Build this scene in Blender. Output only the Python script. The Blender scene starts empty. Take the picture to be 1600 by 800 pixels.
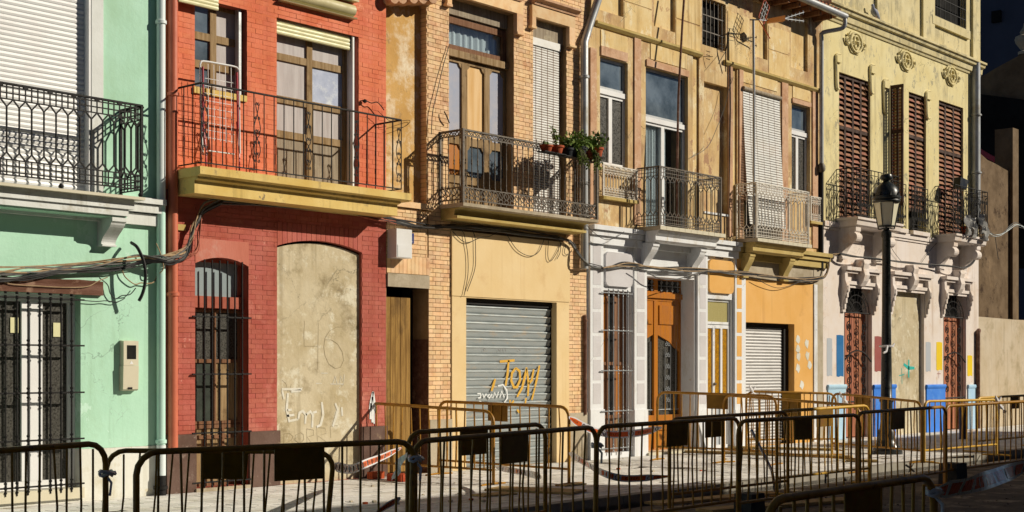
import bpy, bmesh, math, random
from mathutils import Vector, Matrix
random.seed(7)
sc = bpy.context.scene
R_ = math.radians

# ------------------------------------------------------------------ camera
F, CX, HY, EYE, DIST = 2135.0, 800.0, 574.0, 1.65, 15.17      # focal (px of a 1600 px wide frame), horizon, eye height, distance to the facades
TH = R_(41.67)
VX, VY, RX, RY = math.cos(TH), math.sin(TH), math.sin(TH), -math.cos(TH)
cam_d = bpy.data.cameras.new('camera'); cam = bpy.data.objects.new('camera', cam_d)
sc.collection.objects.link(cam); sc.camera = cam
cam.location = (0, -DIST, EYE); cam.rotation_euler = (R_(90), 0, math.atan2(-VX, VY))
cam_d.sensor_width = 36; cam_d.lens = 36 * F / 1600; cam_d.shift_y = (HY - 400) / 1600
cam_d.clip_start = 0.1; cam_d.clip_end = 500
# ------------------------------------------------------------------ light
SUN = Vector((.44, -.46, .34)).normalized()
w = bpy.data.worlds.new('World'); sc.world = w; w.use_nodes = True
nt = w.node_tree; bg = nt.nodes['Background']
sky = nt.nodes.new('ShaderNodeTexSky'); sky.sky_type = 'NISHITA'; sky.sun_disc = False; sky.air_density = .4; sky.dust_density = 0
sky.sun_elevation = math.asin(SUN.z); sky.sun_rotation = math.atan2(SUN.x, SUN.y)
nt.links.new(sky.outputs[0], bg.inputs[0]); bg.inputs[1].default_value = 0.05
sl = bpy.data.lights.new('sun', 'SUN'); sl.energy = 5.0; sl.angle = R_(0.5); sl.color = (1, .90, .74)
so = bpy.data.objects.new('sun', sl); sc.collection.objects.link(so)
so.rotation_euler = SUN.to_track_quat('Z', 'Y').to_euler(); so.location = (20, -20, 20)
sc.view_settings.view_transform = 'Standard'; sc.view_settings.look = 'None'
sc.view_settings.exposure = -0.16; sc.view_settings.gamma = 1.0
sc.render.engine = 'CYCLES'; sc.cycles.diffuse_bounces = 2

# ------------------------------------------------------------------ photograph pixel -> point on a plane parallel to the facades
def ray(px):
    u = (px - CX) / F
    return VX + u * RX, VY + u * RY
def X(px, y=0.0):
    dx, dy = ray(px); return (y + DIST) / dy * dx
def H(px, py, y=0.0):
    dx, dy = ray(px); return EYE + (HY - py) / F * (y + DIST) / dy
def P(px, py, y=0.0): return Vector((X(px, y), y, H(px, py, y)))
def G(px, py, z=0.0):
    t = (EYE - z) * F / (py - HY); dx, dy = ray(px)
    return Vector((t * dx, -DIST + t * dy, z))
def PZ(px, py, t):
    dx, dy = ray(px); return Vector((t * dx, -DIST + t * dy, EYE + (HY - py) / F * t))

# ------------------------------------------------------------------ materials
def lin(h):
    h = h.lstrip('#'); o = []
    for i in (0, 2, 4):
        c = int(h[i:i+2], 16) / 255
        o.append(c / 12.92 if c <= .04045 else ((c + .055) / 1.055) ** 2.4)
    return o
def base(h):                                   # colour of the paint from how it looks in full sun
    c = lin(h); k = (1.0, .93, .80)
    return tuple(min(.88, a / b) for a, b in zip(c, k)) + (1,)
MATS = {}
def M(name, col, col2=None, sc1=2.5, rough=.85, bump=.25, bscale=60, stain=None, st_amt=.5, st_scale=1.2, streak=1.0,
      stain2=None, st2_scale=4, st2_amt=.5, grain=None, metal=0, rnd=0, spec=.3, alpha=None, contrast=.35, coat=0, run=None, flake=None, crack=0):
    m = bpy.data.materials.new(name); m.use_nodes = True; n = m.node_tree.nodes; l = m.node_tree.links
    b = n['Principled BSDF']; b.inputs['Roughness'].default_value = rough; b.inputs['Metallic'].default_value = metal
    b.inputs['Specular IOR Level'].default_value = spec
    if coat: b.inputs['Coat Weight'].default_value = coat
    geo = n.new('ShaderNodeNewGeometry')
    def noise(scale, vec=(1, 1, 1), det=6, rgh=.6, off=0):
        mp = n.new('ShaderNodeMapping'); mp.inputs['Scale'].default_value = vec; mp.inputs['Location'].default_value = (off, off * .7, off * 1.3)
        l.new(geo.outputs['Position'], mp.inputs[0])
        t = n.new('ShaderNodeTexNoise'); t.inputs['Scale'].default_value = scale; t.inputs['Detail'].default_value = det; t.inputs['Roughness'].default_value = rgh
        l.new(mp.outputs[0], t.inputs['Vector']); return t.outputs['Fac']
    def ramp(src, a, bb):
        r = n.new('ShaderNodeMapRange'); r.inputs['From Min'].default_value = a; r.inputs['From Max'].default_value = bb; l.new(src, r.inputs['Value']); return r.outputs[0]
    def mix(fac, a, c2):
        x = n.new('ShaderNodeMix'); x.data_type = 'RGBA'
        if isinstance(fac, float): x.inputs[0].default_value = fac
        else: l.new(fac, x.inputs[0])
        for s, v in ((x.inputs[6], a), (x.inputs[7], c2)):
            if isinstance(v, tuple): s.default_value = v
            else: l.new(v, s)
        return x.outputs[2]
    c = base(col) if isinstance(col, str) else tuple(col) + (1,)
    if col2 is None: c2 = tuple(v * (1 - contrast) for v in c[:3]) + (1,)
    else: c2 = base(col2) if isinstance(col2, str) else tuple(col2) + (1,)
    g = grain or (1, 1, 1)
    f1 = ramp(noise(sc1, g, 8, .65, 3.1), .38, .68)
    out = mix(f1, c, c2)
    if stain:
        s = ramp(noise(st_scale, (1, 1, streak), 10, .7, 11.7), .60 - .22 * st_amt, .72 - .12 * st_amt)
        out = mix(s, out, base(stain))
    if stain2:
        s = ramp(noise(st2_scale, (1, 1, streak), 10, .75, 27.3), .62 - .22 * st2_amt, .68 - .16 * st2_amt)
        out = mix(s, out, base(stain2))
    if run:                                    # rain and rust runs down the wall
        s = ramp(noise(1.0, (7, 7, .28), 6, .6, 41), .56 - .1 * run[1], .78)
        mk = ramp(noise(.9, (1, 1, .6), 4, .5, 53), .42, .62)
        mu = n.new('ShaderNodeMath'); mu.operation = 'MULTIPLY'; l.new(s, mu.inputs[0]); l.new(mk, mu.inputs[1]); mu.use_clamp = True
        out = mix(mu.outputs[0], out, base(run[0]))
    if flake:                                  # hard-edged patches where the coat has come off
        s = ramp(noise(flake[2] if len(flake) > 2 else 2.2, (1, 1, .8), 12, .72, 67), .66 - .16 * flake[1], .675 - .16 * flake[1])
        out = mix(s, out, base(flake[0]))
    if crack:
        nz = noise(3, (1, 1, 1), 4, .6, 71); cm = n.new('ShaderNodeVectorMath'); cm.operation = 'MULTIPLY_ADD'; cm.inputs[1].default_value = (1, 1, 1)
        vx_ = n.new('ShaderNodeCombineXYZ'); l.new(nz, vx_.inputs[0]); l.new(nz, vx_.inputs[2]); l.new(geo.outputs['Position'], cm.inputs[0]); l.new(vx_.outputs[0], cm.inputs[2])
        vo = n.new('ShaderNodeTexVoronoi'); vo.feature = 'DISTANCE_TO_EDGE'; vo.inputs['Scale'].default_value = 1.1; l.new(cm.outputs[0], vo.inputs['Vector'])
        r1 = ramp(vo.outputs['Distance'], .008, .002); r2 = ramp(noise(.8, (1, 1, 1), 3, .5, 83), .5, .6)
        mu = n.new('ShaderNodeMath'); mu.operation = 'MULTIPLY'; l.new(r1, mu.inputs[0]); l.new(r2, mu.inputs[1]); mu.use_clamp = True
        m3 = n.new('ShaderNodeMath'); m3.operation = 'MULTIPLY'; m3.inputs[1].default_value = crack; l.new(mu.outputs[0], m3.inputs[0])
        out = mix(m3.outputs[0], out, tuple(v * .3 for v in c[:3]) + (1,))
    if rnd:
        oi = n.new('ShaderNodeObjectInfo'); ad = n.new('ShaderNodeMath'); ad.operation = 'ADD'
        l.new(oi.outputs['Random'], ad.inputs[0]); l.new(geo.outputs['Random Per Island'], ad.inputs[1])
        fr = n.new('ShaderNodeMath'); fr.operation = 'FRACT'; l.new(ad.outputs[0], fr.inputs[0])
        mr = n.new('ShaderNodeMapRange'); mr.inputs['To Min'].default_value = 1 - rnd; mr.inputs['To Max'].default_value = 1 + rnd * .6; l.new(fr.outputs[0], mr.inputs[0])
        hs = n.new('ShaderNodeHueSaturation'); l.new(mr.outputs[0], hs.inputs['Value']); l.new(out, hs.inputs['Color'])
        m2 = n.new('ShaderNodeMath'); m2.operation = 'MULTIPLY'; m2.inputs[1].default_value = 7.31; l.new(fr.outputs[0], m2.inputs[0])
        f2 = n.new('ShaderNodeMath'); f2.operation = 'FRACT'; l.new(m2.outputs[0], f2.inputs[0])
        mh = n.new('ShaderNodeMapRange'); mh.inputs['To Min'].default_value = .5 - rnd * .05; mh.inputs['To Max'].default_value = .5 + rnd * .05; l.new(f2.outputs[0], mh.inputs[0]); l.new(mh.outputs[0], hs.inputs['Hue'])
        out = hs.outputs[0]
    l.new(out, b.inputs['Base Color'])
    rr = n.new('ShaderNodeMapRange'); rr.inputs['To Min'].default_value = max(.03, rough - .12); rr.inputs['To Max'].default_value = min(1, rough + .12); l.new(f1, rr.inputs[0]); l.new(rr.outputs[0], b.inputs['Roughness'])
    if bump:
        bp = n.new('ShaderNodeBump'); bp.inputs['Strength'].default_value = bump; bp.inputs['Distance'].default_value = .012
        ns = noise(bscale, g, 5, .6, 5)
        l.new(ns, bp.inputs['Height']); l.new(bp.outputs[0], b.inputs['Normal'])
    MATS[name] = m; return m
def glass(name, tint=(.88, .93, .95), rough=.02, mixv=.08):
    m = bpy.data.materials.new(name); m.use_nodes = True; n = m.node_tree.nodes; l = m.node_tree.links
    n.remove(n['Principled BSDF']); o = n['Material Output']
    tr = n.new('ShaderNodeBsdfTransparent'); tr.inputs[0].default_value = tuple(tint) + (1,)
    gl = n.new('ShaderNodeBsdfGlossy'); gl.inputs['Roughness'].default_value = rough
    fr0 = n.new('ShaderNodeLayerWeight'); fr0.inputs[0].default_value = .5; fr = n.new('ShaderNodeMath'); fr.operation = 'POWER'; fr.inputs[1].default_value = 4; l.new(fr0.outputs['Facing'], fr.inputs[0])
    ad = n.new('ShaderNodeMath'); ad.operation = 'ADD'; ad.inputs[1].default_value = mixv; l.new(fr.outputs[0], ad.inputs[0])
    mx = n.new('ShaderNodeMixShader'); l.new(ad.outputs[0], mx.inputs[0]); l.new(tr.outputs[0], mx.inputs[1]); l.new(gl.outputs[0], mx.inputs[2])
    l.new(mx.outputs[0], o.inputs[0]); MATS[name] = m

M('mint', '#BEE2BE', '#B4DAB5', 1.2, .9, .3, 18, stain='#AED0A8', st_amt=.3, st_scale=.8, streak=.5, run=('#93B58E', .4), flake=('#C9E6C6', .28, 1.1), crack=.5)
M('cream_dado', '#E9E3CE', '#DDD5BC', 1.5, .9, .25, 25, stain='#CFC3A2', st_amt=.3, st_scale=1.5, run=('#B9AA86', .5), flake=('#D9CBA6', .35, 3))
M('white_trim', '#E6E3D3', '#D8D4C2', 2, .8, .2, 30, stain='#BDB49A', st_amt=.2, st_scale=3, run=('#A39A80', .3))
M('white_pvc', '#F8F6F0', '#EEECE5', 3, .35, .03, 20, spec=.5)
M('white_lime', '#EBE7DC', '#E2DDD2', 1.5, .9, .25, 22, stain='#CFC4AE', st_amt=.25, st_scale=2.4, streak=.4, run=('#B7A88C', .35), flake=('#D8CBB0', .15, 3), crack=.4)
M('grey_panel', '#D6CEC4', '#CCC3B8', 2, .9, .2, 25)
M('red_upper', '#EA8258', '#DF754B', 2.2, .8, .35, 40, rnd=.05, stain='#D26943', st_amt=.3, st_scale=1.2, run=('#B9583A', .3), flake=('#EE9068', .2, 3))
M('red_lower', '#BE6450', '#AE5541', 2.2, .82, .35, 40, rnd=.06, stain='#D3836A', st_amt=.3, st_scale=1.3, run=('#A04C36', .35), flake=('#D58C74', .12, 5))
M('red_joint_upper', '#E07A4E', '#D67045', 3, .9, .2)
M('red_joint_lower', '#B65F4A', '#AA553F', 3, .9, .2)
M('red_plaster', '#CB7960', '#C06C53', 3, .88, .25, 30, grain=(1, 1, .25), stain='#CE937C', st_amt=.25, st_scale=2.5)
M('brown_plinth', '#6E5445', '#5C4436', 3, .9, .4, 30, stain='#D1B183', st_amt=.05, st_scale=2.2, stain2='#8B7462', st2_amt=.2)
M('yellow_slab', '#E8C674', '#DBB45E', 2, .8, .25, 30, stain='#A48A5A', st_amt=.12, st_scale=5, run=('#9A814C', .35), flake=('#8E7A58', .12, 6))
M('old_infill', '#D3C19A', '#BBA67A', 1.6, .95, .6, 14, stain='#94815C', st_amt=.36, st_scale=1.9, stain2='#DFD2B0', st2_amt=.4, st2_scale=2.6, run=('#8F7D58', .4), crack=.7)
M('brick', '#F7C994', '#EAB67E', 6, .85, .4, 70, rnd=.15, stain='#C98F62', st_amt=.15, st_scale=1.6)
M('mortar', '#AE8A5E', '#96754A', 5, .95, .4, 60)
M('ochre_plaster', '#D6A65C', '#C4934E', 1.5, .92, .35, 25, stain='#F0DAB2', st_amt=.55, st_scale=2.4, stain2='#B08958', st2_amt=.3)
M('peach', '#EDCD93', '#E7C487', 1.2, .85, .15, 20, stain='#DDB67C', st_amt=.2, st_scale=1.4, run=('#CFA76C', .35), flake=('#D9B884', .12, 3))
M('shutter_zinc', '#ACAEA4', '#94988F', 7, .55, .12, 40, metal=.25, grain=(.4, 1, 3), stain='#B9A88C', st_amt=.22, st_scale=3, streak=3)
M('stucco', '#DDBD84', '#CFA668', 1.8, .92, .4, 22, stain='#AE845A', st_amt=.55, st_scale=1.7, streak=.6, stain2='#EAD5A6', st2_amt=.36, st2_scale=2.4, run=('#7F5C36', .8), flake=('#B08660', .46, 2.6), crack=.9)
M('stucco_bright', '#E9CB8E', '#DFB871', 1.8, .92, .3, 22, stain='#CFA668', st_amt=.35, st_scale=2.2, streak=.5, stain2='#F0DDB0', st2_amt=.3, st2_scale=3, run=('#8F6C3E', .75), flake=('#C39C6A', .42, 3), crack=.8)
M('stucco_pink', '#D3A880', '#C7966C', 4, .92, .45, 30, stain='#B17E58', st_amt=.3, st_scale=3, stain2='#E0BC96', st2_amt=.3, run=('#8E6848', .4), flake=('#B58A66', .35, 5))
M('stucco_edge', '#A8804E', '#916A3C', 3, .92, .4, 30)
M('orange_paint', '#EDB463', '#E6AA56', 1.2, .85, .15, 22, stain='#D99F52', st_amt=.15, st_scale=1.6, run=('#C98F48', .3))
M('olive_stone', '#C9AE6A', '#B89A54', 2, .92, .35, 26, stain='#96803F', st_amt=.25, st_scale=2.4)
M('cream', '#EAD79A', '#E3CC8A', 1.4, .92, .3, 22, stain='#B9A97C', st_amt=.16, st_scale=1.9, streak=.45, stain2='#A39A7C', st2_amt=.15, st2_scale=5, run=('#948560', .7), flake=('#B3A67E', .30, 3), crack=.7)
M('cream_weathered', '#E2CF98', '#D6C086', 1.4, .92, .3, 22, stain='#A3966F', st_amt=.42, st_scale=2.2, streak=.5, run=('#857A58', .7), flake=('#B0A27A', .35, 4))
M('pink_white', '#EBDBC8', '#E4D0B6', 1.4, .9, .25, 22, stain='#D8B795', st_amt=.2, st_scale=1.6, run=('#BCA083', .4), flake=('#DDB99A', .2, 2.4), crack=.5)
M('stone_grey', '#BFAE8F', '#A59374', 2.5, .95, .45, 25, stain='#8E7A58', st_amt=.3)
M('sky_blue_paint', '#B9D6EC', '#A6C6E0', 2, .8, .2, stain='#7FA3C4', st_amt=.15)
M('blue_paint', '#3D86DD', '#3278CE', 2, .75, .2, stain='#6FA4E0', st_amt=.15)
M('swatch_grey', '#B9BAB5', None, 3, .8, .1, contrast=.06)
M('swatch_blue', '#1F6E9F', None, 3, .8, .1, contrast=.1)
M('swatch_maroon', '#A4564B', None, 3, .8, .1, contrast=.1)
M('swatch_yellow', '#F2C90E', None, 3, .8, .1, contrast=.06)
M('teal_spray', '#27B59F', None, 3, .8, .1, contrast=.1)
M('chalk', '#E6DDC6', '#D8CBA8', 9, .9, .1)
M('white_spray', '#EDEAE0', None, 3, .8, .1, contrast=.05)
M('yellow_spray', '#E3AC3A', None, 3, .7, .1, contrast=.1)
M('pencil', '#94805A', None, 3, .9, 0)
M('lot_wall', '#CDB998', '#C0A983', 1.6, .95, .3, 20, stain='#A8946F', st_amt=.3, st_scale=1.4, run=('#8E7B58', .5))
M('ruin', (.19, .125, .065), (.11, .07, .036), 1.8, .95, .8, 9, stain='#8F7350', st_amt=.3, st_scale=.8, stain2='#3E2812', st2_amt=.3, st2_scale=2)
M('ruin_dark', (.20, .135, .075), (.13, .085, .045), 1.8, .95, .8, 9, stain='#8A6E48', st_amt=.15)
M('ruin_brick', (.20, .11, .05), (.12, .065, .03), 3, .95, .6, 12, rnd=.3)
M('navy_render', (.055, .065, .10), (.045, .055, .085), .6, .95, .2, 8)
M('painted_shade', (.008, .007, .006), None, 2, .95, 0)  # near-black colour standing in for the shade inside openings
M('interior', (.03, .026, .022), None, 2, .95, 0)  # room walls near black: the dark of unlit rooms is put into the colour
M('iron', (.008, .008, .009), (.014, .012, .010), 20, .65, .1, 80, spec=.25)
M('iron_old', (.13, .105, .075), (.06, .045, .03), 25, .6, .15, 80, spec=.5)
M('iron_pale', (.74, .70, .62), (.50, .46, .38), 18, .6, .15, 80, spec=.5)
M('iron_silver', (.42, .45, .47), (.30, .32, .34), 25, .4, .1, 80, metal=.5)
M('zinc_pipe', '#B9B7AE', '#9D9A90', 3, .45, .1, 40, metal=.35, stain='#8F846C', st_amt=.15)
M('mint_pipe', '#CBEBCF', '#BFE0C4', 2, .45, .05, 30, spec=.5)
M('white_pipe', '#EAF0EA', '#E0E8E2', 2, .4, .05, 30, spec=.5)
M('red_pipe', '#D2714E', '#C05F40', 2, .5, .1, 30, spec=.5)
M('wood_old', '#A98A5E', '#7F6138', 5, .8, .35, 40, grain=(5, 5, .35), stain='#5E4423', st_amt=.2, st_scale=2)
M('wood_honey', '#C67A24', '#A45C12', 4, .35, .15, 30, grain=(5, 5, .35), spec=.5, coat=.25)
M('wood_weather', '#AE8440', '#745226', 4, .85, .5, 40, grain=(7, 7, .3), stain='#53381A', st_amt=.5, st_scale=1.4, streak=.5)
M('wood_grey', '#A8977A', '#84715A', 5, .85, .4, 40, grain=(7, 7, .3), stain='#C9B992', st_amt=.2, st_scale=3)
M('wood_pale', '#E9BE7E', '#DDAA62', 3, .6, .15, 30, grain=(5, 5, .3))
M('wood_brown', '#8C6140', '#6A4429', 5, .8, .35, 40, grain=(6, 6, .35))
M('louvre', '#A8714E', '#875638', 5, .8, .35, 40, grain=(.5, 4, 4), rnd=.28, stain='#B98E78', st_amt=.2, st_scale=3)
M('louvre_frame', '#4C3326', '#372214', 5, .8, .3, 40)
M('lintel_wood', '#7A5440', '#5B3826', 3, .85, .6, 30, grain=(.5, 4, 4), stain='#A88468', st_amt=.25, st_scale=4)
M('grey_board', '#C9BDB0', '#B5A79B', 3, .8, .2, 30, grain=(4, 4, .4))
M('pale_plaster_board', '#C3C6CE', '#ABB0BC', 4, .85, .2, 30, stain='#E4E4E2', st_amt=.35, st_scale=5)
M('blind_cream', '#E6DCA4', '#DCD094', 3, .5, .05, 30, spec=.5)
M('blind_white', '#EFE9D8', '#E4DCC8', 4, .6, .08, 30)
M('blind_box', '#D2C390', '#C4B47E', 4, .5, .05, 30)
M('slat_grey', '#C6C0B3', '#ABA599', 5, .45, .08, 30, metal=.2, grain=(.4, 1, 3))
M('glass_dark', (.012, .014, .017), (.03, .028, .024), 6, .06, .02, 60, spec=.6)
M('glass_dust_glint', (.03, .029, .025), (.10, .095, .08), 40, .35, .1, 90, spec=.5, contrast=0)
M('glass_painted_sky', (.17, .22, .27), (.025, .045, .065), 1.3, .05, .02, 3, spec=.9)  # pale-to-dark sky reflection painted into the pane colour
M('glass_frost', '#9EA79F', '#8B948E', 3, .3, .1, 60, spec=.5)
M('glass_painted_reflection', '#C4BDB8', '#A5ABB6', 2, .12, 0, 30, spec=.7)  # bluish-white reflection painted in as the pane colour
M('glass_amber', '#C98E15', '#8A5A08', 22, .12, .8, 45, spec=.7)
M('glass_olive', '#B3A468', '#A89858', 8, .4, .4, 80, grain=(8, 8, .3))
M('curtain', '#F0ECE2', '#D8D3C6', 9, .9, .2, 20, grain=(3, 3, .05))
M('meter_beige', '#DACDAA', '#D0C29E', 3, .5, .05, 30, spec=.4)
M('cabinet_white', '#E8E2D4', '#DDD6C6', 3, .5, .05, 30)
M('tile_blue', '#2F3E77', '#26325F', 8, .3, .05, spec=.6)
M('number_white', '#E4DDD2', None, 3, .5, 0, contrast=.05)
M('cable_black', (.02, .02, .022), (.05, .05, .05), 12, .6, .05, 50)
M('cable_grey', (.16, .16, .15), (.10, .10, .10), 12, .6, .05, 50)
M('cable_tan', '#B79A72', '#9A7C56', 10, .7, .05, 50)
M('cable_red', '#B5654A', None, 10, .7, .05, 50)
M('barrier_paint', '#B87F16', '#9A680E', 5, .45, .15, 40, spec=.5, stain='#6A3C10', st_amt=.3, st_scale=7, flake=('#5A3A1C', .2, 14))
M('barrier_paint_sunlit', '#E0AE3C', '#C9931F', 5, .45, .15, 40, spec=.5, stain='#8A5A18', st_amt=.2, st_scale=9, flake=('#6A4318', .14, 14))  # same paint as the other barriers, with sunlight put into the colour
M('plate_paint', '#8F6512', '#74500C', 4, .5, .1, 40, stain='#8A3E12', st_amt=.1, st_scale=3)
M('plate_red', '#A8401E', None, 4, .5, .1)
M('tape_white', '#F2EEEC', '#E2DFE0', 6, .35, .05, 40, spec=.5)
M('tape_orange', '#E86420', '#D85818', 6, .35, .05, 40, spec=.5)
M('ink', (.10, .03, .02), None, 3, .7, 0)
M('tape_clear', '#ECE4D8', '#D6CEC2', 6, .35, .05, 40, spec=.5)
M('paver', '#EEE5D2', '#DDD3BE', 4, .92, .35, 40, rnd=.14, stain='#D3C8AE', st_amt=.35, st_scale=.9, stain2='#BFB396', st2_amt=.25, st2_scale=2.5)
M('paver_joint', '#6E6450', '#574E3C', 6, .95, .3)
M('kerb_stone', '#A79D88', '#928873', 4, .92, .4, 40, rnd=.12)
M('dirt', (.16, .13, .10), (.10, .083, .064), 3, .95, .8, 25, stain='#B7A37F', st_amt=.3, st_scale=2)
M('asphalt', (.030, .030, .032), (.022, .022, .024), 6, .9, .6, 70)
M('trench', (.035, .03, .026), (.02, .018, .015), 4, .95, .7, 30)
M('plank', '#C9A86C', '#A98850', 4, .85, .4, 30, grain=(.5, 5, 5), rnd=.15)
M('new_brick', '#C4562B', '#AE4520', 5, .85, .3, 50, rnd=.1)
M('concrete_block', (.055, .06, .062), (.04, .043, .045), 8, .9, .4, 40)
M('lamp_green', (.014, .018, .018), (.022, .026, .024), 8, .35, .1, 40, spec=.5)
M('lamp_glass', '#F0E4BE', '#E6D8AE', 3, .35, .02, 30, spec=.5)
M('post_navy', (.018, .022, .045), (.025, .028, .05), 6, .5, .1, 40)
M('terracotta', '#B4552F', '#9A4524', 6, .85, .2, 40)
M('pot_dark', (.02, .025, .03), None, 4, .6, .05)
M('leaf', (.20, .30, .05), (.09, .15, .025), 12, .55, .1, 40, rnd=.35)
M('leaf_dark', (.12, .19, .04), (.05, .09, .02), 12, .5, .1, 40, rnd=.35)
M('stem', (.10, .10, .03), (.06, .05, .02), 8, .8, .1)
M('airer_white', '#EDE9E2', None, 3, .35, 0, contrast=.04, spec=.5)
M('airer_red', '#B51F34', None, 3, .4, 0, contrast=.1, spec=.5)
M('antenna_red', '#C4502C', None, 3, .5, 0, contrast=.1)
M('antenna_orange', '#D07A22', None, 3, .5, 0, contrast=.1)
M('pigeon', '#A9A9AE', '#7C7C84', 14, .8, .2, 40)
M('rag', '#B8B2A4', '#8F897C', 6, .95, .5, 30)
M('roof_tile', '#A9683F', '#8A5030', 5, .9, .4, 30, rnd=.25)
M('opposite_wall', '#A08F74', '#8F7F64', 1.2, .9, .3, 20)
M('black_box', (.012, .012, .013), None, 4, .4, 0)
M('red_frame', '#B4583C', '#9C462C', 4, .6, .2, 40, spec=.4)
M('dark_cloth', (.05, .065, .05), (.03, .035, .03), 5, .9, .3, 30)
glass('glass_clear')

# ------------------------------------------------------------------ mesh helpers
class MB:
    def __init__(s): s.v = []; s.f = []
    def add(s, vs, fs):
        k = len(s.v); s.v += [tuple(v) for v in vs]; s.f += [tuple(i + k for i in f) for f in fs]; return s
    def box(s, x0, x1, y0, y1, z0, z1):
        if x0 > x1: x0, x1 = x1, x0
        if y0 > y1: y0, y1 = y1, y0
        if z0 > z1: z0, z1 = z1, z0
        return s.add([(x0,y0,z0),(x1,y0,z0),(x1,y1,z0),(x0,y1,z0),(x0,y0,z1),(x1,y0,z1),(x1,y1,z1),(x0,y1,z1)],
                     [(0,3,2,1),(4,5,6,7),(0,1,5,4),(1,2,6,5),(2,3,7,6),(3,0,4,7)])
    def prism(s, poly, axis, a, b):             # closed polygon extruded along an axis: 'x' poly=(y,z), 'y' poly=(x,z), 'z' poly=(x,y)
        def pt(p, t):
            return (t, p[0], p[1]) if axis == 'x' else ((p[0], t, p[1]) if axis == 'y' else (p[0], p[1], t))
        n = len(poly); vs = [pt(p, a) for p in poly] + [pt(p, b) for p in poly]
        fs = [tuple(range(n))[::-1], tuple(range(n, 2 * n))] + [(i, (i + 1) % n, n + (i + 1) % n, n + i) for i in range(n)]
        return s.add(vs, fs)
    def tube(s, pts, r, n=6, closed=False, flat=None):
        pts = [Vector(p) for p in pts]; N = len(pts)
        if N < 2: return s
        rs = r if isinstance(r, (list, tuple)) else [r] * N
        vs = []; up = None
        for i, p in enumerate(pts):
            a = pts[(i - 1) % N] if (i or closed) else p; b = pts[(i + 1) % N] if (i < N - 1 or closed) else p
            t = (b - a)
            t = t.normalized() if t.length > 1e-9 else Vector((0, 0, 1))
            if up is None: up = Vector((0, 1, 0)) if abs(t.y) < .9 else Vector((1, 0, 0))
            u = (up - t * up.dot(t))
            if u.length < 1e-6: u = t.orthogonal()
            u.normalize(); v = t.cross(u); up = u
            for k in range(n):
                an = 2 * math.pi * (k + .5) / n
                vs.append(p + (u * math.cos(an) * (flat or 1) + v * math.sin(an)) * rs[i])
        fs = []
        for i in range(N if closed else N - 1):
            for k in range(n):
                a = i * n + k; b = i * n + (k + 1) % n; c = ((i + 1) % N) * n + (k + 1) % n; d = ((i + 1) % N) * n + k
                fs.append((a, b, c, d))
        if not closed: fs += [tuple(range(n))[::-1], tuple(range((N - 1) * n, N * n))]
        return s.add(vs, fs)
    def lathe(s, prof, c, n=12):                # prof = [(r, z)] upward
        vs = []; N = len(prof)
        for r, z in prof:
            for k in range(n):
                a = 2 * math.pi * k / n; vs.append((c[0] + r * math.cos(a), c[1] + r * math.sin(a), c[2] + z))
        fs = [(i*n+k, i*n+(k+1) % n, (i+1)*n+(k+1) % n, (i+1)*n+k) for i in range(N-1) for k in range(n)]
        fs += [tuple(range(n))[::-1], tuple(range((N-1)*n, N*n))]
        return s.add(vs, fs)
    def ribbon(s, pts, w, y, th=.003):          # flat painted stroke facing the street, pts = (x, z)
        pts = [Vector((p[0], 0, p[1])) for p in pts]; N = len(pts); vs = []
        for i, p in enumerate(pts):
            t = (pts[min(i+1, N-1)] - pts[max(i-1, 0)])
            t = t.normalized() if t.length else Vector((1, 0, 0))
            nn = Vector((-t.z, 0, t.x)) * w * .5 * (1 if 0 < i < N-1 else .75)
            a, b = p + nn, p - nn; vs += [(a.x, y, a.z), (b.x, y, b.z)]
        return s.add(vs, [(2*i, 2*i+1, 2*i+3, 2*i+2) for i in range(N-1)])
    def mesh(s, name, smooth=False):
        me = bpy.data.meshes.new(name); me.from_pydata([tuple(v) for v in s.v], [], s.f)
        bm = bmesh.new(); bm.from_mesh(me); bmesh.ops.recalc_face_normals(bm, faces=bm.faces); bm.to_mesh(me); bm.free()
        if smooth:
            me.polygons.foreach_set('use_smooth', [True] * len(me.polygons))
            if hasattr(me, 'set_sharp_from_angle'): me.set_sharp_from_angle(angle=R_(40))
        return me
    def build(s, name, mat, parent=None, smooth=False, kind=None):
        return link(name, s.mesh(name, smooth), mat, parent, kind)
COL = sc.collection
def setpar(o, p):
    if p is not None:
        o.parent = p
        if p.type == 'EMPTY': o.matrix_parent_inverse = Matrix.Translation(-p.location)
def link(name, me, mat, parent=None, kind=None):
    if mat is not None and not me.materials: me.materials.append(MATS[mat])
    o = bpy.data.objects.new(name, me); COL.objects.link(o); setpar(o, parent)
    if kind: o['kind'] = kind
    return o
def thing(name, label, cat, loc, group=None):
    o = bpy.data.objects.new(name, None); COL.objects.link(o); o.location = loc; o.empty_display_size = .2
    o['label'] = label; o['category'] = cat
    if group: o['group'] = group
    return o
def tag(o, label, cat, group=None):
    o['label'] = label; o['category'] = cat
    if group: o['group'] = group
    return o
def Bx(name, mat, parent, *a): return MB().box(*a).build(name, mat, parent)
def Tb(name, mat, parent, pts, r, n=6): return MB().tube(pts, r, n).build(name, mat, parent, True)

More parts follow.
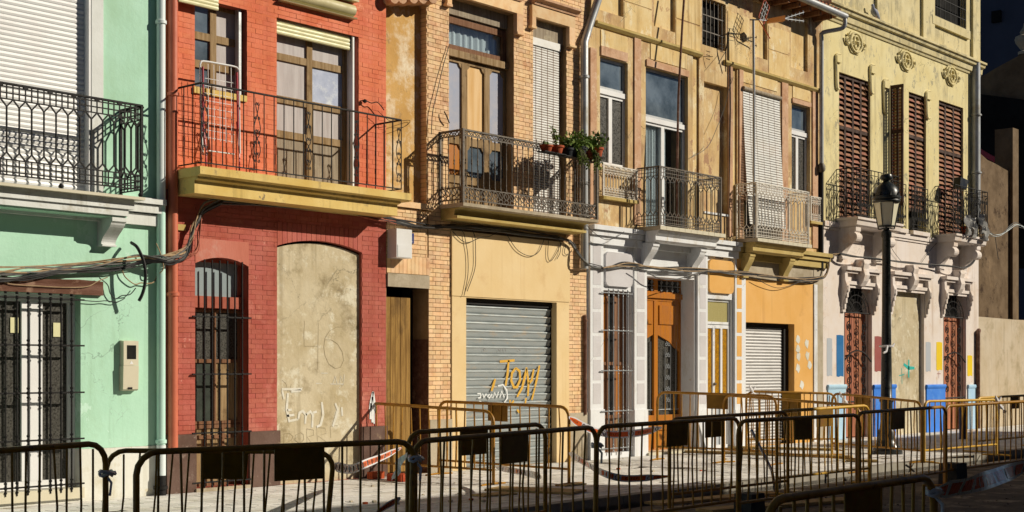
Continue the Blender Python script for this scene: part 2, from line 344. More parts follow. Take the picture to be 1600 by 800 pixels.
def grid_wall(x0, x1, z0, z1, openings, y0, y1):
    xs = sorted({x0, x1, *[min(max(v, x0), x1) for o in openings for v in o[:2]]})
    zs = sorted({z0, z1, *[min(max(v, z0), z1) for o in openings for v in o[2:4]]})
    nx, nz = len(xs) - 1, len(zs) - 1
    def full(i, k):
        if not (0 <= i < nx and 0 <= k < nz): return False
        cx, cz = (xs[i] + xs[i+1]) / 2, (zs[k] + zs[k+1]) / 2
        return not any(o[0] < cx < o[1] and o[2] < cz < o[3] for o in openings)
    b = MB()
    for i in range(nx):
        for k in range(nz):
            if not full(i, k): continue
            a, c, d, e = xs[i], xs[i+1], zs[k], zs[k+1]
            b.add([(a,y0,d),(c,y0,d),(c,y0,e),(a,y0,e)], [(0,1,2,3)]); b.add([(a,y1,d),(c,y1,d),(c,y1,e),(a,y1,e)], [(3,2,1,0)])
            if not full(i-1, k): b.add([(a,y0,d),(a,y0,e),(a,y1,e),(a,y1,d)], [(0,1,2,3)])
            if not full(i+1, k): b.add([(c,y0,d),(c,y1,d),(c,y1,e),(c,y0,e)], [(0,1,2,3)])
            if not full(i, k-1): b.add([(a,y0,d),(a,y1,d),(c,y1,d),(c,y0,d)], [(0,1,2,3)])
            if not full(i, k+1): b.add([(a,y0,e),(c,y0,e),(c,y1,e),(a,y1,e)], [(0,1,2,3)])
    return b
def arch_pts(x0, x1, zs, za, n=10):
    xm, hw = (x0 + x1) / 2, (x1 - x0) / 2; h = za - zs; rad = (hw*hw + h*h) / (2*h); cz = za - rad
    return [(x0 + (x1 - x0) * i / n, cz + math.sqrt(max(0, rad*rad - (x0 + (x1-x0)*i/n - xm)**2))) for i in range(n + 1)]
def arch_spandrel(b, x0, x1, zs, za, y0, y1):   # fills the opening's rectangle above the arch line
    pts = arch_pts(x0, x1, zs, za)
    for (xa, z_a), (xb, z_b) in zip(pts, pts[1:]):
        if min(za - z_a, za - z_b) < 0 : continue
        b.prism([(xa, z_a), (xb, z_b), (xb, za + .001), (xa, za + .001)], 'y', y0, y1)
CUBE = None
def unit_cube(mat):
    m = bpy.data.meshes.get('brick_' + mat)
    if not m:
        m = MB().box(-.5, .5, -.5, .5, -.5, .5).mesh('brick_' + mat); m.materials.append(MATS[mat])
    return m
def bricks_into(boxes, name, mat, parent, limit=300, key=None):
    boxes.sort(key=key or (lambda b: -((b[1]-b[0]) * (b[5]-b[4]) / (b[0] + 8) ** 2)))
    me = unit_cube(mat)
    for b in boxes[:limit]:
        o = bpy.data.objects.new(name, me); COL.objects.link(o); o.parent = parent
        o.location = ((b[0]+b[1])/2, (b[2]+b[3])/2, (b[4]+b[5])/2); o.scale = (b[1]-b[0], b[3]-b[2], b[5]-b[4])
    if boxes[limit:]:
        m = MB()
        for b in boxes[limit:]: m.box(*b)
        me = bpy.data.meshes.new('remaining_' + name + 's'); me.from_pydata(m.v, [], m.f); me.materials.append(MATS[mat])
        o = bpy.data.objects.new('remaining_' + name + 's', me); COL.objects.link(o); o.parent = parent; o['kind'] = 'stuff'
def bond(rects, ch, ls, lh, y0, y1, joint=.008, x_off=0, z_off=0):
    out = []
    for (a, b, c, d) in rects:
        k0 = int(math.floor((c - z_off) / ch)); k1 = int(math.ceil((d - z_off) / ch))
        for k in range(k0, k1):
            za, zb = max(c, z_off + k*ch + joint/2), min(d, z_off + (k+1)*ch - joint/2)
            if zb - za < ch * .3: continue
            per = ls + lh; sh = (ls + lh) / 2 * (k % 2) + x_off
            j = int(math.floor((a - sh) / per)) - 1
            while True:
                p0 = sh + j * per
                if p0 > b: break
                for q0, q1 in ((p0, p0 + ls), (p0 + ls, p0 + per)):
                    xa, xb = max(a, q0 + joint/2), min(b, q1 - joint/2)
                    if xb - xa > .025: out.append([xa, xb, y0 + random.uniform(-.003, .002), y1, za, zb])
                j += 1
    return out
def spiral(c, r0, turns, a0, sgn, n=14, ax=(1, 0)):   # flat scroll in a vertical plane
    pts = []
    for i in range(n + 1):
        t = i / n; r = r0 * (1 - .8 * t); a = a0 + sgn * turns * 2 * math.pi * t
        d = r * math.cos(a); pts.append((c[0] + d * ax[0], c[1] + d * ax[1], c[2] + r * math.sin(a)))
    return pts
def smooth_path(pts, k=4):
    pts = [Vector(p) for p in pts]; out = []
    for i in range(len(pts) - 1):
        p0, p1, p2, p3 = pts[max(i-1, 0)], pts[i], pts[i+1], pts[min(i+2, len(pts)-1)]
        for j in range(k):
            t = j / k
            out.append(.5 * ((2*p1) + (p2-p0)*t + (2*p0-5*p1+4*p2-p3)*t*t + (3*p1-p0-3*p2+p3)*t**3))
    out.append(pts[-1]); return out
def grid_frame(name, house, x0, x1, z0, z1, y, fw, dep, cols, rows, fm, pm, piece='pane', mull=None, skip=()):
    """frame with mullions; cols/rows are lists of fractions between; each pane is a sub-part"""
    mull = mull or fw * .8; b = MB(); cx = [x0 + fw] + [x0 + (x1-x0)*c for c in cols] + [x1 - fw]; rz = [z0 + fw] + [z0 + (z1-z0)*r for r in rows] + [z1 - fw]
    b.box(x0, x0+fw, y, y+dep, z0, z1); b.box(x1-fw, x1, y, y+dep, z0, z1); b.box(x0+fw, x1-fw, y, y+dep, z0, z0+fw); b.box(x0+fw, x1-fw, y, y+dep, z1-fw, z1)
    for c in cx[1:-1]: b.box(c-mull/2, c+mull/2, y-.004, y+dep, z0+fw, z1-fw)
    for r in rz[1:-1]:
        for i in range(len(cx)-1):
            b.box(cx[i] + (mull/2 if i else 0), cx[i+1] - (mull/2 if i < len(cx)-2 else 0), y, y+dep, r-mull/2, r+mull/2)
    o = b.build(name, fm, house)
    for i in range(len(cx)-1):
        for k in range(len(rz)-1):
            p = pm[(i, k)] if isinstance(pm, dict) and (i, k) in pm else (pm if isinstance(pm, str) else pm['*'])
            if p is None: continue
            xa, xb = cx[i] + (mull/2 if i else 0), cx[i+1] - (mull/2 if i < len(cx)-2 else 0)
            za, zb = rz[k] + (mull/2 if k else 0), rz[k+1] - (mull/2 if k < len(rz)-2 else 0)
            Bx(piece if 'glass' in p else 'panel', p, o, xa, xb, y+dep*.45, y+dep*.7, za, zb)
    return o
def grille(house, xs, zs, x0, x1, ztop, zbot, y, r, mat, knobs=True, name='window_grille', knob_r=2.1, hr=None):
    e = hr or r; o = MB().box(x0, x1, y - e, y + e, zs[0] - e * .8, zs[0] + e * .8).build(name, mat, house)
    for z in zs[1:]: MB().box(x0, x1, y - e, y + e, z - e * .8, z + e * .8).build('rail', mat, o)
    prof_z = [z for z in zs]
    for x in xs:
        b = MB(); b.tube([(x, y, zbot), (x, y, ztop)], r, 6)
        if knobs:
            for z in prof_z:
                for dz, k in ((.055, .75), (0, 1), (-.055, .75)):
                    b.lathe([(r*.9, -.02*k), (r*knob_r*k, -.008), (r*knob_r*k, .008), (r*.9, .02*k)], (x, y, z + dz), 8)
        b.build('bar', mat, o, True)
    return o
def interior(house, x0, x1, z0, z1, y0=.42, y1=2.6, name='interior'):
    b = MB()
    b.add([(x0,y1,z0),(x1,y1,z0),(x1,y1,z1),(x0,y1,z1)], [(0,1,2,3)])
    b.add([(x0,y0,z0),(x0,y1,z0),(x0,y1,z1),(x0,y0,z1)], [(0,1,2,3)]); b.add([(x1,y0,z0),(x1,y1,z0),(x1,y1,z1),(x1,y0,z1)], [(0,1,2,3)])
    b.add([(x0,y0,z0),(x1,y0,z0),(x1,y1,z0),(x0,y1,z0)], [(0,1,2,3)]); b.add([(x0,y0,z1),(x1,y0,z1),(x1,y1,z1),(x0,y1,z1)], [(0,1,2,3)])
    return b.build(name, 'interior', house)
def roof(house, x0, x1, z, y0=-.35, y1=8, rise=1.6):
    return MB().prism([(y0, z), (y0, z + .1), (y1, z + rise + .1), (y1, z - .0)], 'x', x0, x1).build('roof', 'roof_tile', house)
def slats(parent, x0, x1, z0, z1, y, pitch, mat, single=True, name='slat', prof=None, dep=.02, limit=300):
    n = max(1, int(round((z1 - z0) / pitch))); p = (z1 - z0) / n
    prof = prof or [(0, 0), (-dep*.55, p*.12), (-dep, p*.5), (-dep*.55, p*.88), (0, p*.97)]
    me = None
    if single:
        b = MB(); b.prism([(yy, zz) for yy, zz in prof], 'x', 0, x1 - x0); me = b.mesh(name); me.materials.append(MATS[mat])
        for i in range(n):
            o = bpy.data.objects.new(name, me); COL.objects.link(o); o.parent = parent
            o.location = (x0, y, z0 + i * p)
        return n
    b = MB()
    for i in range(n): b.prism([(y + yy, z0 + i*p + zz) for yy, zz in prof], 'x', x0, x1)
    return b.build(name + 's', mat, parent, kind='stuff')
# ------------------------------------------------------------------ railings
def place_mesh(name, me, parent, loc, rz=0):
    o = bpy.data.objects.new(name, me); COL.objects.link(o); o.parent = parent; o.location = loc; o.rotation_euler = (0, 0, rz); return o
def legs_of(path):
    out = []
    for a, b in zip(path, path[1:]):
        a, b = Vector((a[0], a[1], 0)), Vector((b[0], b[1], 0)); d = b - a; out.append((a, b, d.length, math.atan2(d.y, d.x), d.normalized()))
    return out
def lattice_rail(bal, path, zt, zb, pitch, mat, r=.008, row=.065, fork=.085):
    """cast railing: two rows of little squares top and bottom, forked bars between"""
    hr, lt, lb_, br_ = MB(), MB(), MB(), MB()
    for a, b, L, ang, d in legs_of(path):
        hr.tube([(a.x, a.y, zt), (b.x, b.y, zt)], .016, 6)
        br_.tube([(a.x, a.y, zb), (b.x, b.y, zb)], .011, 4)
        n = max(2, int(round(L / pitch))); p = L / n
        for zz in (zt - .035, zt - .035 - row, zt - .035 - 2*row, zb + .035, zb + .035 + row, zb + .035 + 2*row):
            (lt if zz > (zt + zb) / 2 else lb_).tube([(a.x, a.y, zz), (b.x, b.y, zz)], r * .8, 4)
        for i in range(2 * n + 1):
            q = a + d * (p / 2 * i)
            lt.tube([(q.x, q.y, zt - .005), (q.x, q.y, zt - .035 - 2*row)], r * .75, 4); lb_.tube([(q.x, q.y, zb), (q.x, q.y, zb + .035 + 2*row)], r * .75, 4)
            if i % 4 == 0: lt.box(q.x-.03, q.x+.03, q.y-.012, q.y+.012, zt-.03, zt-.008)
        m = MB(); ht, hb = -.035 - 2*row, -(zt - zb) + .035 + 2*row
        m.tube([(0, 0, hb + fork), (0, 0, ht - fork)], r, 6)
        for sx in (-1, 1):
            m.tube([(sx*p/2, 0, ht), (0, 0, ht - fork)], r * .9, 4); m.tube([(sx*p/2, 0, hb), (0, 0, hb + fork)], r * .9, 4)
        me = m.mesh('baluster', True); me.materials.append(MATS[mat])
        for i in range(n):
            q = a + d * (p * (i + .5)); place_mesh('baluster', me, bal, (q.x, q.y, zt), ang)
    for i, (x, y) in enumerate(path):
        MB().box(x-.016, x+.016, y-.016, y+.016, zb - .05, zt + .012).build('post', mat, bal)
    hr.build('handrail', mat, bal, True); lt.build('upper_lattice', mat, bal); lb_.build('lower_lattice', mat, bal); br_.build('bottom_rail', mat, bal)
def scroll_panel(b, q, d, zt, zb, wdt, r=.006):
    ax = (d.x, d.y); h = zt - zb
    def pt(u, v): return (q.x + d.x*u, q.y + d.y*u, zb + v*h)
    for s in (-1, 1):
        b.tube(smooth_path([pt(s*wdt*.55, .90), pt(s*wdt*.15, .80), pt(s*wdt*.02, .76), pt(s*wdt*.6, .66), pt(s*wdt*.95, .56), pt(s*wdt*.55, .46), pt(s*wdt*.05, .42), pt(s*wdt*.7, .33), pt(s*wdt*.9, .24), pt(s*wdt*.3, .14)], 3), r, 4)
        for v, sg in ((.90, 1), (.70, -1), (.52, 1), (.36, -1), (.2, 1), (.1, -1)):
            b.tube(spiral(pt(s*wdt*.42, v), wdt*.42, 1.2, math.pi/2, s*sg, 10, ax), r, 4)
def bar_rail(bal, path, zt, zb, pitch, mat, r=.008, scroll_at=(), wdt=.06):
    hr, scm = MB(), MB(); tot = 0
    for a, b, L, ang, d in legs_of(path):
        hr.tube([(a.x, a.y, zt), (b.x, b.y, zt)], .014, 6); hr.tube([(a.x, a.y, zb), (b.x, b.y, zb)], .011, 4)
        n = max(1, int(round(L / pitch))); p = L / n
        m = MB(); m.tube([(0, 0, 0), (0, 0, zt - zb)], r, 6); me = m.mesh('baluster', True); me.materials.append(MATS[mat])
        for i in range(1 if tot else 0, n + 1):
            q = a + d * (p*i); place_mesh('baluster', me, bal, (q.x, q.y, zb))
        for s in scroll_at:
            if tot <= s < tot + L: scm = MB(); scroll_panel(scm, a + d * (s - tot), d, zt - .05, zb + .02, wdt); scm.build('scroll_panel', mat, bal, True)
        tot += L
    hr.build('handrail', mat, bal, True)
def turned_rail(bal, path, zt, zb, pitch, mat):
    """turned bars between a zigzag top band and a band of rings"""
    hr, band, top = MB(), MB(), MB(); H0 = zt - zb; zr = zb + .05; zr1 = zb + .24; ztb = zt - .085
    for a, b, L, ang, d in legs_of(path):
        hr.box; hr.tube([(a.x, a.y, zt), (b.x, b.y, zt)], .02, 6)
        for z, rr in ((ztb, .010), (zr, .012), (zr1, .012)): hr.tube([(a.x, a.y, z), (b.x, b.y, z)], rr, 4)
        n = max(2, int(round(L / pitch))); p = L / n
        m = MB(); z1, z2 = zr1 - zb, ztb - zb; mid = (z1 + z2) / 2
        m.lathe([(.007, z1), (.017, z1+.02), (.007, z1+.05), (.008, mid-.05), (.015, mid-.02), (.008, mid), (.015, mid+.02), (.008, mid+.05), (.007, z2-.06), (.016, z2-.03), (.007, z2)], (0, 0, 0), 6)
        m.tube([(0, 0, 0), (0, 0, zr - zb)], .007, 4)
        me = m.mesh('baluster', True); me.materials.append(MATS[mat])
        for i in range(n):
            q = a + d * (p * (i + .5)); place_mesh('baluster', me, bal, (q.x, q.y, zb))
            rr = min(p * .48, .055); cz = zr1 - .065
            ring = [(q.x + d.x * rr * math.cos(t), q.y + d.y * rr * math.cos(t), cz + .055 * math.sin(t)) for t in [k * math.pi / 5 for k in range(10)]]
            band.tube(ring, .009, 4, True)
            band.tube([(q.x - d.x*rr*.4, q.y - d.y*rr*.4, cz + .03), (q.x + d.x*rr*.4, q.y + d.y*rr*.4, cz - .03)], .008, 4)
            ring = [(q.x + d.x * rr*.9 * math.cos(t), q.y + d.y * rr*.9 * math.cos(t), zr + .035 + .032 * math.sin(t)) for t in [k * math.pi / 4 for k in range(8)]]
            band.tube(ring, .009, 4, True)
            q0, q1, q2 = a + d*(p*i), q, a + d*(p*(i+1))
            top.tube([(q0.x, q0.y, zt-.015), (q1.x, q1.y, ztb+.005), (q2.x, q2.y, zt-.015)], .009, 4); top.tube([(q0.x, q0.y, ztb), (q1.x, q1.y, zt-.03), (q2.x, q2.y, ztb)], .008, 4)
    for i, (x, y) in enumerate(path): MB().box(x-.022, x+.022, y-.022, y+.022, zb, zt + .02).build('post', mat, bal)
    hr.build('handrail', mat, bal, True); band.build('ring_band', mat, bal); top.build('zigzag_band', mat, bal)
def wrought_rail(bal, path, zt, zb, mat, r=.0075):
    """wrought panels of long curls"""
    hr, scm = MB(), MB()
    for a, b, L, ang, d in legs_of(path):
        for z, rr in ((zt, .012), (zt - .11, .009), (zb + .13, .009), (zb + .03, .010)): hr.tube([(a.x, a.y, z), (b.x, b.y, z)], rr, 5)
        n = max(1, int(round(L / .33))); p = L / n
        for i in range(n):
            q = a + d * (p * (i + .5)); h = zt - .11 - zb - .13
            def pt(u, v): return (q.x + d.x*u, q.y + d.y*u, zb + .13 + v*h)
            for s in (-1, 1):
                scm.tube(smooth_path([pt(s*p*.05, 0), pt(s*p*.42, .22), pt(s*p*.36, .48), pt(s*p*.12, .66), pt(s*p*.2, .86), pt(s*p*.4, .96)], 4), r, 4)
                scm.tube(spiral(pt(s*p*.28, .82), p*.16, 1.4, -math.pi/2, s, 12, (d.x, d.y)), r, 4)
                scm.tube(spiral(pt(s*p*.22, .18), p*.15, 1.4, math.pi/2, -s, 12, (d.x, d.y)), r, 4)
                scm.tube(spiral(pt(s*p*.24, -.09), p*.10, 1, math.pi, s, 8, (d.x, d.y)), r*.8, 4)
                scm.tube(smooth_path([pt(0, .02), pt(s*p*.17, .35), pt(0, .62)], 4), r, 4)
            scm.tube([pt(0, -.12), pt(0, 1.12)], r, 4)
        m = MB(); m.tube([(0, 0, 0), (0, 0, zt - zb)], .010, 6); me = m.mesh('baluster', True); me.materials.append(MATS[mat])
        for i in range(n + 1):
            q = a + d * (p * i); place_mesh('baluster', me, bal, (q.x, q.y, zb))
    hr.build('handrail', mat, bal, True); scm.build('scrollwork', mat, bal, True)
def corbel(house, x0, x1, ztop, zbot, dtop, dbot, mat, name='bracket', volute=False):
    n = 9; pr = [(0.02, ztop), (-dtop, ztop), (-dtop, ztop - (ztop-zbot)*.14)]
    for i in range(n + 1):
        t = i / n; s = .5 - .5 * math.cos(math.pi * t)
        pr.append((-(dtop * .93 + (dbot - dtop * .93) * (s ** .8)), ztop - (ztop-zbot) * (.18 + .74 * t)))
    pr += [(-dbot * 1.3, zbot + (ztop-zbot)*.06), (-dbot * 1.3, zbot), (.02, zbot)]
    b = MB(); b.prism(pr, 'x', x0, x1)
    if volute:
        zc = ztop - (ztop-zbot) * .34; rr = (ztop-zbot) * .17
        for k, e in ((1, .012), (.7, .022), (.35, .032)):
            b.prism([(-dtop*.80 + rr*k*math.cos(a), zc + rr*k*math.sin(a)) for a in [j*math.pi/8 for j in range(16)]], 'x', x0 - e, x1 + e)
    return b.build(name, mat, house)
def steps_cornice(house, x0, x1, steps, mat, name='cornice', yb=.05):
    """steps = [(depth, ztop, zbot)] stacked mouldings"""
    b = MB()
    for d, a, c in steps: b.box(x0, x1, -d, yb, c + .0015, a - .0015)
    return b.build(name, mat, house)
def pipe(house, px0, px1, pts_z, mat, y=-.09, name='downpipe', clips=(), extra=None):
    x0, x1 = X(px0, y), X(px1, y); r = abs(x1 - x0) / 2 * .98; xc = (x0 + x1) / 2
    pts = [(xc, y, z) for z in pts_z]
    if extra: pts += extra
    o = MB().tube(pts, r, 12).build(name, mat, house, True)
    for z in clips: MB().lathe([(r*1.02, -.03), (r*1.28, -.02), (r*1.28, .02), (r*1.02, .03)], (xc, y, z), 12).build('clip', mat, o, True)
    return o

# ================================================================== setting
gr = MB().box(-80, 160, -80, -10.5, -.6, -.13).build('road', 'asphalt'); gr['kind'] = 'structure'
g2 = MB().box(-80, 160, -10.5, -5.05, -.6, -.09).build('unpaved_road', 'dirt'); g2['kind'] = 'structure'
g3 = MB().box(-80, 160, -5.05, -4.62, -.6, -.30).build('trench', 'trench'); g3['kind'] = 'structure'
g4 = MB().box(-80, 160, -4.44, 40, -.6, -.012).build('pavement', 'paver_joint'); g4['kind'] = 'structure'
g5 = MB().box(-80, 160, -4.62, -4.44, -.6, -.10).build('kerb', 'kerb_stone'); g5['kind'] = 'structure'
kerbs = []
x = 4.0
while x < 46:
    l = 1.0; kerbs.append([x + .004, x + l - .004, -4.62, -4.445 , -.16, .012 + random.uniform(-.006, .004)]); x += l
bricks_into(kerbs, 'kerb_stone', 'kerb_stone', g5)
tl = []
k = 0; yy = -4.43
while yy < -.02:
    x = 7.0 + (.2 if k % 2 else 0)
    while x < 44:
        dz = random.uniform(-.003, .002)
        if random.random() > .012: tl.append([x + .008, x + .392, yy + .008, min(yy + .192, -.004), -.03, dz])
        x += .4
    yy += .2; k += 1
bricks_into(tl, 'paving_tile', 'paver', g4, key=lambda b: (b[0] + b[1]) ** 2 * .5 + (b[2] + DIST) ** 2)

# ================================================================== mint house
XA, XB = 3.2, X(258.5)
h1 = thing('mint_house', 'pale mint green rendered house with white roller shutter and black balcony railing', 'house', ((XA+XB)/2, 0, 0))
xo = X(126); xc = X(50, .13); xl = 2*xc - xo; zs0, zs1 = H(127, 768), H(125, 461)
xu = X(141); xul = xu - 2.25; pf = .50; zfl = H(110, 296, -pf)
W1 = [(xl, xo, zs0, zs1), (xul, xu, zfl, 7.3)]
ztop1 = 8.6; zd1 = H(200, 698)
w1 = grid_wall(XA, XB, zd1, ztop1, W1, 0, .4).build('wall', 'mint', h1)
grid_wall(XA, XB, -.02, zd1 - .002, W1, -.012, .4).build('dado', 'cream_dado', h1)
interior(h1, XA, XB, -.02, ztop1); roof(h1, XA, XB, ztop1)
# surround band of the upper opening
sb = MB(); sb.box(X(141.5), X(160), -.025, .05, zfl + .002, 7.55); sb.box(xul - .25, xul - .005, -.025, .05, zfl + .002, 7.55); sb.build('window_surround', 'white_trim', h1)
rs = MB().box(xul, xu, .10, .13, zfl, 7.3).build('roller_shutter', 'white_pvc', h1)
slats(rs, xul + .05, xu - .012, zfl + .02, 6.9, .10, .062, 'white_pvc', True, dep=.016)
MB().box(xu - .03, xu - .003, -.02, .099, zfl, 7.3).build('shutter_guide', 'white_pvc', h1)
# balcony
bxr = X(227, -pf); bxl = 2 * ((xul + xu) / 2) - bxr
bal = MB().box(bxl, bxr, -pf, -.0, zfl - .035, zfl).build('balcony', 'meter_beige', h1)
m = MB()
for d, pa, pb, pr in ((.40, 292.5, 307, 210), (.37, 307.5, 319, 201)):
    m.box(bxl + .1, X(pr, -d), -d, -.002, H(0, pb, -d), H(0, pa, -d) if pa > 293 else zfl - .036)
m.build('slab_moulding', 'white_trim', bal)
zsof = H(0, 319, -.37)
MB().box(bxl + .2, X(196, -.3), -.33, -.003, zsof - .02, zsof - .001).build('soffit', 'mint', bal)
lattice_rail(bal, [(bxl + .05, 0), (bxl + .05, -.46), (X(221, -.46), -.46), (X(221, -.46), 0)], H(110, 147, -.46), H(110, 284, -.46), .155, 'iron', .0125, .07, .085)
for q in (X(95, -.46), X(219.5, -.46)): MB().lathe([(.004, -.045), (.026, -.03), (.03, -.012), (.02, .005), (.008, .02)], (q, -.46, zfl + .045), 10).build('ball_foot', 'iron', bal, True)
steps_cornice(h1, XA, X(249), [(.16, H(220, 310.5), H(220, 319.5)), (.12, H(220, 320.5), H(220, 333)), (.07, H(215, 334), H(215, 352))], 'white_trim')
corbel(h1, X(152), X(152) + .2, zsof - .022, H(152, 385), .34, .09, 'white_trim')
corbel(h1, bxl + .35, bxl + .55, zsof - .022, H(152, 385), .34, .09, 'white_trim')
# ground-floor window
fw = grid_frame('window', h1, xl, xo, zs0 + .06, zs1, .13, .10, .06, [.5], [], 'white_pvc', 'glass_dust_glint', mull=.27)
for q, (qa, qb) in enumerate(((16, 28.5), (83, 95))):
    MB().box(X(qa, .15), X(qb, .15), .145, .150, H(20, 520 + 5*q, .15), H(20, 496 + 6.5*q, .15)).build('paper_note', 'blind_cream', fw)
MB().box(xl - .02, X(128), -.06, .13, H(128, 778, -.06) , zs0 + .055).build('window_sill', 'meter_beige', h1)
lt_ = MB(); zl0, zl1 = zs1 + .003, H(158, 440.5)
lt_.prism([(xl - .25, zl0), (X(158), zl0), (X(158), zl1), (X(120), zl1 + .012), (X(60), zl1 - .006), (xl - .25, zl1 + .01)], 'y', -.05, .02); lt_.build('lintel', 'lintel_wood', h1)
gx = [X(p, -.06) for p in (8.5, 26.5, 44, 62, 79, 95.5, 112)]; step = gx[1] - gx[0]; g0 = gx[0]
while g0 - step > xl + .03: g0 -= step; gx.insert(0, g0)
grille(h1, gx, [H(60, 466, -.06), H(60, 539.3, -.06), H(60, 614, -.06), H(60, 688, -.06), H(60, 760, -.06)], xl - .05, X(131.5, -.06), H(60, 463, -.06), zs0 + .01, -.06, .0125, 'iron')
# meter box
mbx = MB(); a0, a1 = X(187, 0), X(216.5, -.09)
mbx.prism([(.0, H(203, 532)), (-.09, H(203, 533)), (-.09, H(203, 571)), (0, H(203, 571))], 'x', a0, a1)
mo = mbx.build('meter_box', 'meter_beige', h1)
MB().prism([(.0, H(203, 571.3)), (-.10, H(203, 571.3)), (-.09, H(203, 608)), (-.06, H(203, 610.5)), (0, H(203, 610.5))], 'x', a0 - .008, a1 - .003).build('lower_door', 'meter_beige', mo)
MB().box(X(198.5, -.09), X(212.5, -.09), -.094, -.089, H(205, 561, -.09), H(205, 539.5, -.09)).build('meter_pane', 'glass_dark', mo)
MB().prism([(X(202.5, -.09), H(205, 569, -.09)), (X(208.3, -.09), H(205, 569, -.09)), (X(205.5, -.09), H(205, 563.5, -.09))], 'y', -.093, -.089).build('warning_triangle', 'white_pvc', mo)
MB().box(X(200, -.09), X(206, -.09), -.104, -.08, H(203, 608.5, -.09), H(203, 605, -.09)).build('lock', 'iron', mo)
# downpipe
zc_ = H(250, 316, -.1)
pipe(h1, 245.5, 257.5, [zc_, ztop1], 'white_pipe', -.07, clips=(H(250, 318, -.07), 6.1))
pipe(h1, 245.5, 257.5, [H(250, 695, -.07), zc_ - .002], 'mint_pipe', -.07, clips=(H(250, 690, -.07),))
pipe(h1, 245, 258, [H(250, 743, -.07), H(250, 695.5, -.07)], 'white_pipe', -.07)
pipe(h1, 243.5, 258.5, [0, H(250, 743.5, -.07)], 'iron', -.07, clips=(.1,))

# ================================================================== red brick house
XC = X(603.5)
h2 = thing('red_brick_house', 'red painted brick house with yellow balcony slab and a walled-up doorway', 'house', ((XB+XC)/2, 0, 0))
p2 = .60; zf2 = H(313, 259, -p2); ztop2 = 8.4
uw = (X(304.5), X(386), H(340, 142), 6.55)                         # upper left window
ud = (X(432.5), X(560.5), zf2, H(560, 12))                          # upper balcony door
gwz = (H(345, 760), H(305, 411), H(345, 402.5))                      # ground window: sill, spring, crown
gw = (X(305), X(388.5), gwz[0], gwz[2])
bd = (X(433), X(565.5), .0, H(490, 376)); bds = H(433, 384)
zsp = H(400, 318)                                                    # colour change under the slab
OP2 = [uw, ud, gw, bd]; zpl = H(415, 673)
XB_ = XB + .003
wl = grid_wall(XB_, XC, -.02, ztop2, OP2, .006, .42)
arch_spandrel(wl, gw[0], gw[1], gwz[1], gwz[2], .0065, .42); arch_spandrel(wl, bd[0], bd[1], bds, bd[3], .0065, .42)
w2 = wl.build('wall', 'red_joint_lower', h2)
interior(h2, XB, XC, -.02, ztop2, .43); roof(h2, XB, XC, ztop2)
gwf = (gw[0] - .02, gw[1] + .02, gwz[1] - .0, H(345, 375))            # plain rendered arch above the window
pl = MB(); ap = arch_pts(gw[0], gw[1], gwz[1], gwz[2]); q0, q1 = X(304), X(391)
for (xa, z_a), (xb, z_b) in zip(ap, ap[1:]): pl.prism([(xa, z_a), (xb, z_b), (xb, gwf[3]), (xa, gwf[3])], 'y', -.004, .0123)
pl.build('arch_render', 'red_plaster', h2)
vs_ = []                                                             # soldier bricks over the walled-up door
ap = arch_pts(bd[0], bd[1], bds, bd[3], 18)
for (xa, z_a), (xb, z_b) in zip(ap, ap[1:]):
    zz = (z_a + z_b) / 2; MB().prism([(xa + .004, z_a + .004), (xb - .004, z_b + .004), (xb - .004, bd[3] + .22), (xa + .004, bd[3] + .22)], 'y', -.003, .0125).build('brick', 'red_lower', w2)
ztr = H(560, 330)
lowr = [(X(277), gw[0], zpl, gwf[3]), (gw[1], bd[0], zpl, gwf[3] - .0), (bd[1], XC - .004, zpl, bd[3] + .22), (XB_ + .02, bd[0] - .0, gwf[3], bd[3] + .22), (XB_ + .02, XC - .004, bd[3] + .228, zf2 - .25)]
lowr[0] = (XB_ + .02, gw[0], zpl, gwf[3])
uppr = [(XB_ + .02, uw[0], zf2 - .25, uw[3]), (uw[1], ud[0], zf2 - .25, uw[3]), (ud[1], XC - .004, zf2 - .25, uw[3]), (uw[0], uw[1], zf2 - .25, uw[2]), (XB_ + .02, XC - .004, uw[3], ztop2), (ud[0], ud[1], ud[3], uw[3])]
bl = bond(lowr, .068, .27, .125, 0.002, .02, .005); bu = bond(uppr, .068, .27, .125, 0.001, .02, .005)
bricks_into(bl, 'brick', 'red_lower', w2, 140); bricks_into(bu, 'brick', 'red_upper', w2, 160, key=lambda b: b[4] * 3 + b[0])
jb = grid_wall(XB_, XC - .003, zf2 - .25, ztop2, OP2, .0035, .0058).build('joint_paint', 'red_joint_upper', h2)
for a, b in ((XB_, gw[0]), (gw[1], X(436)), (X(563), XC)):
    MB().box(a, b - .002, -.035, .011, 0, zpl - .003).build('plinth', 'brown_plinth', h2)
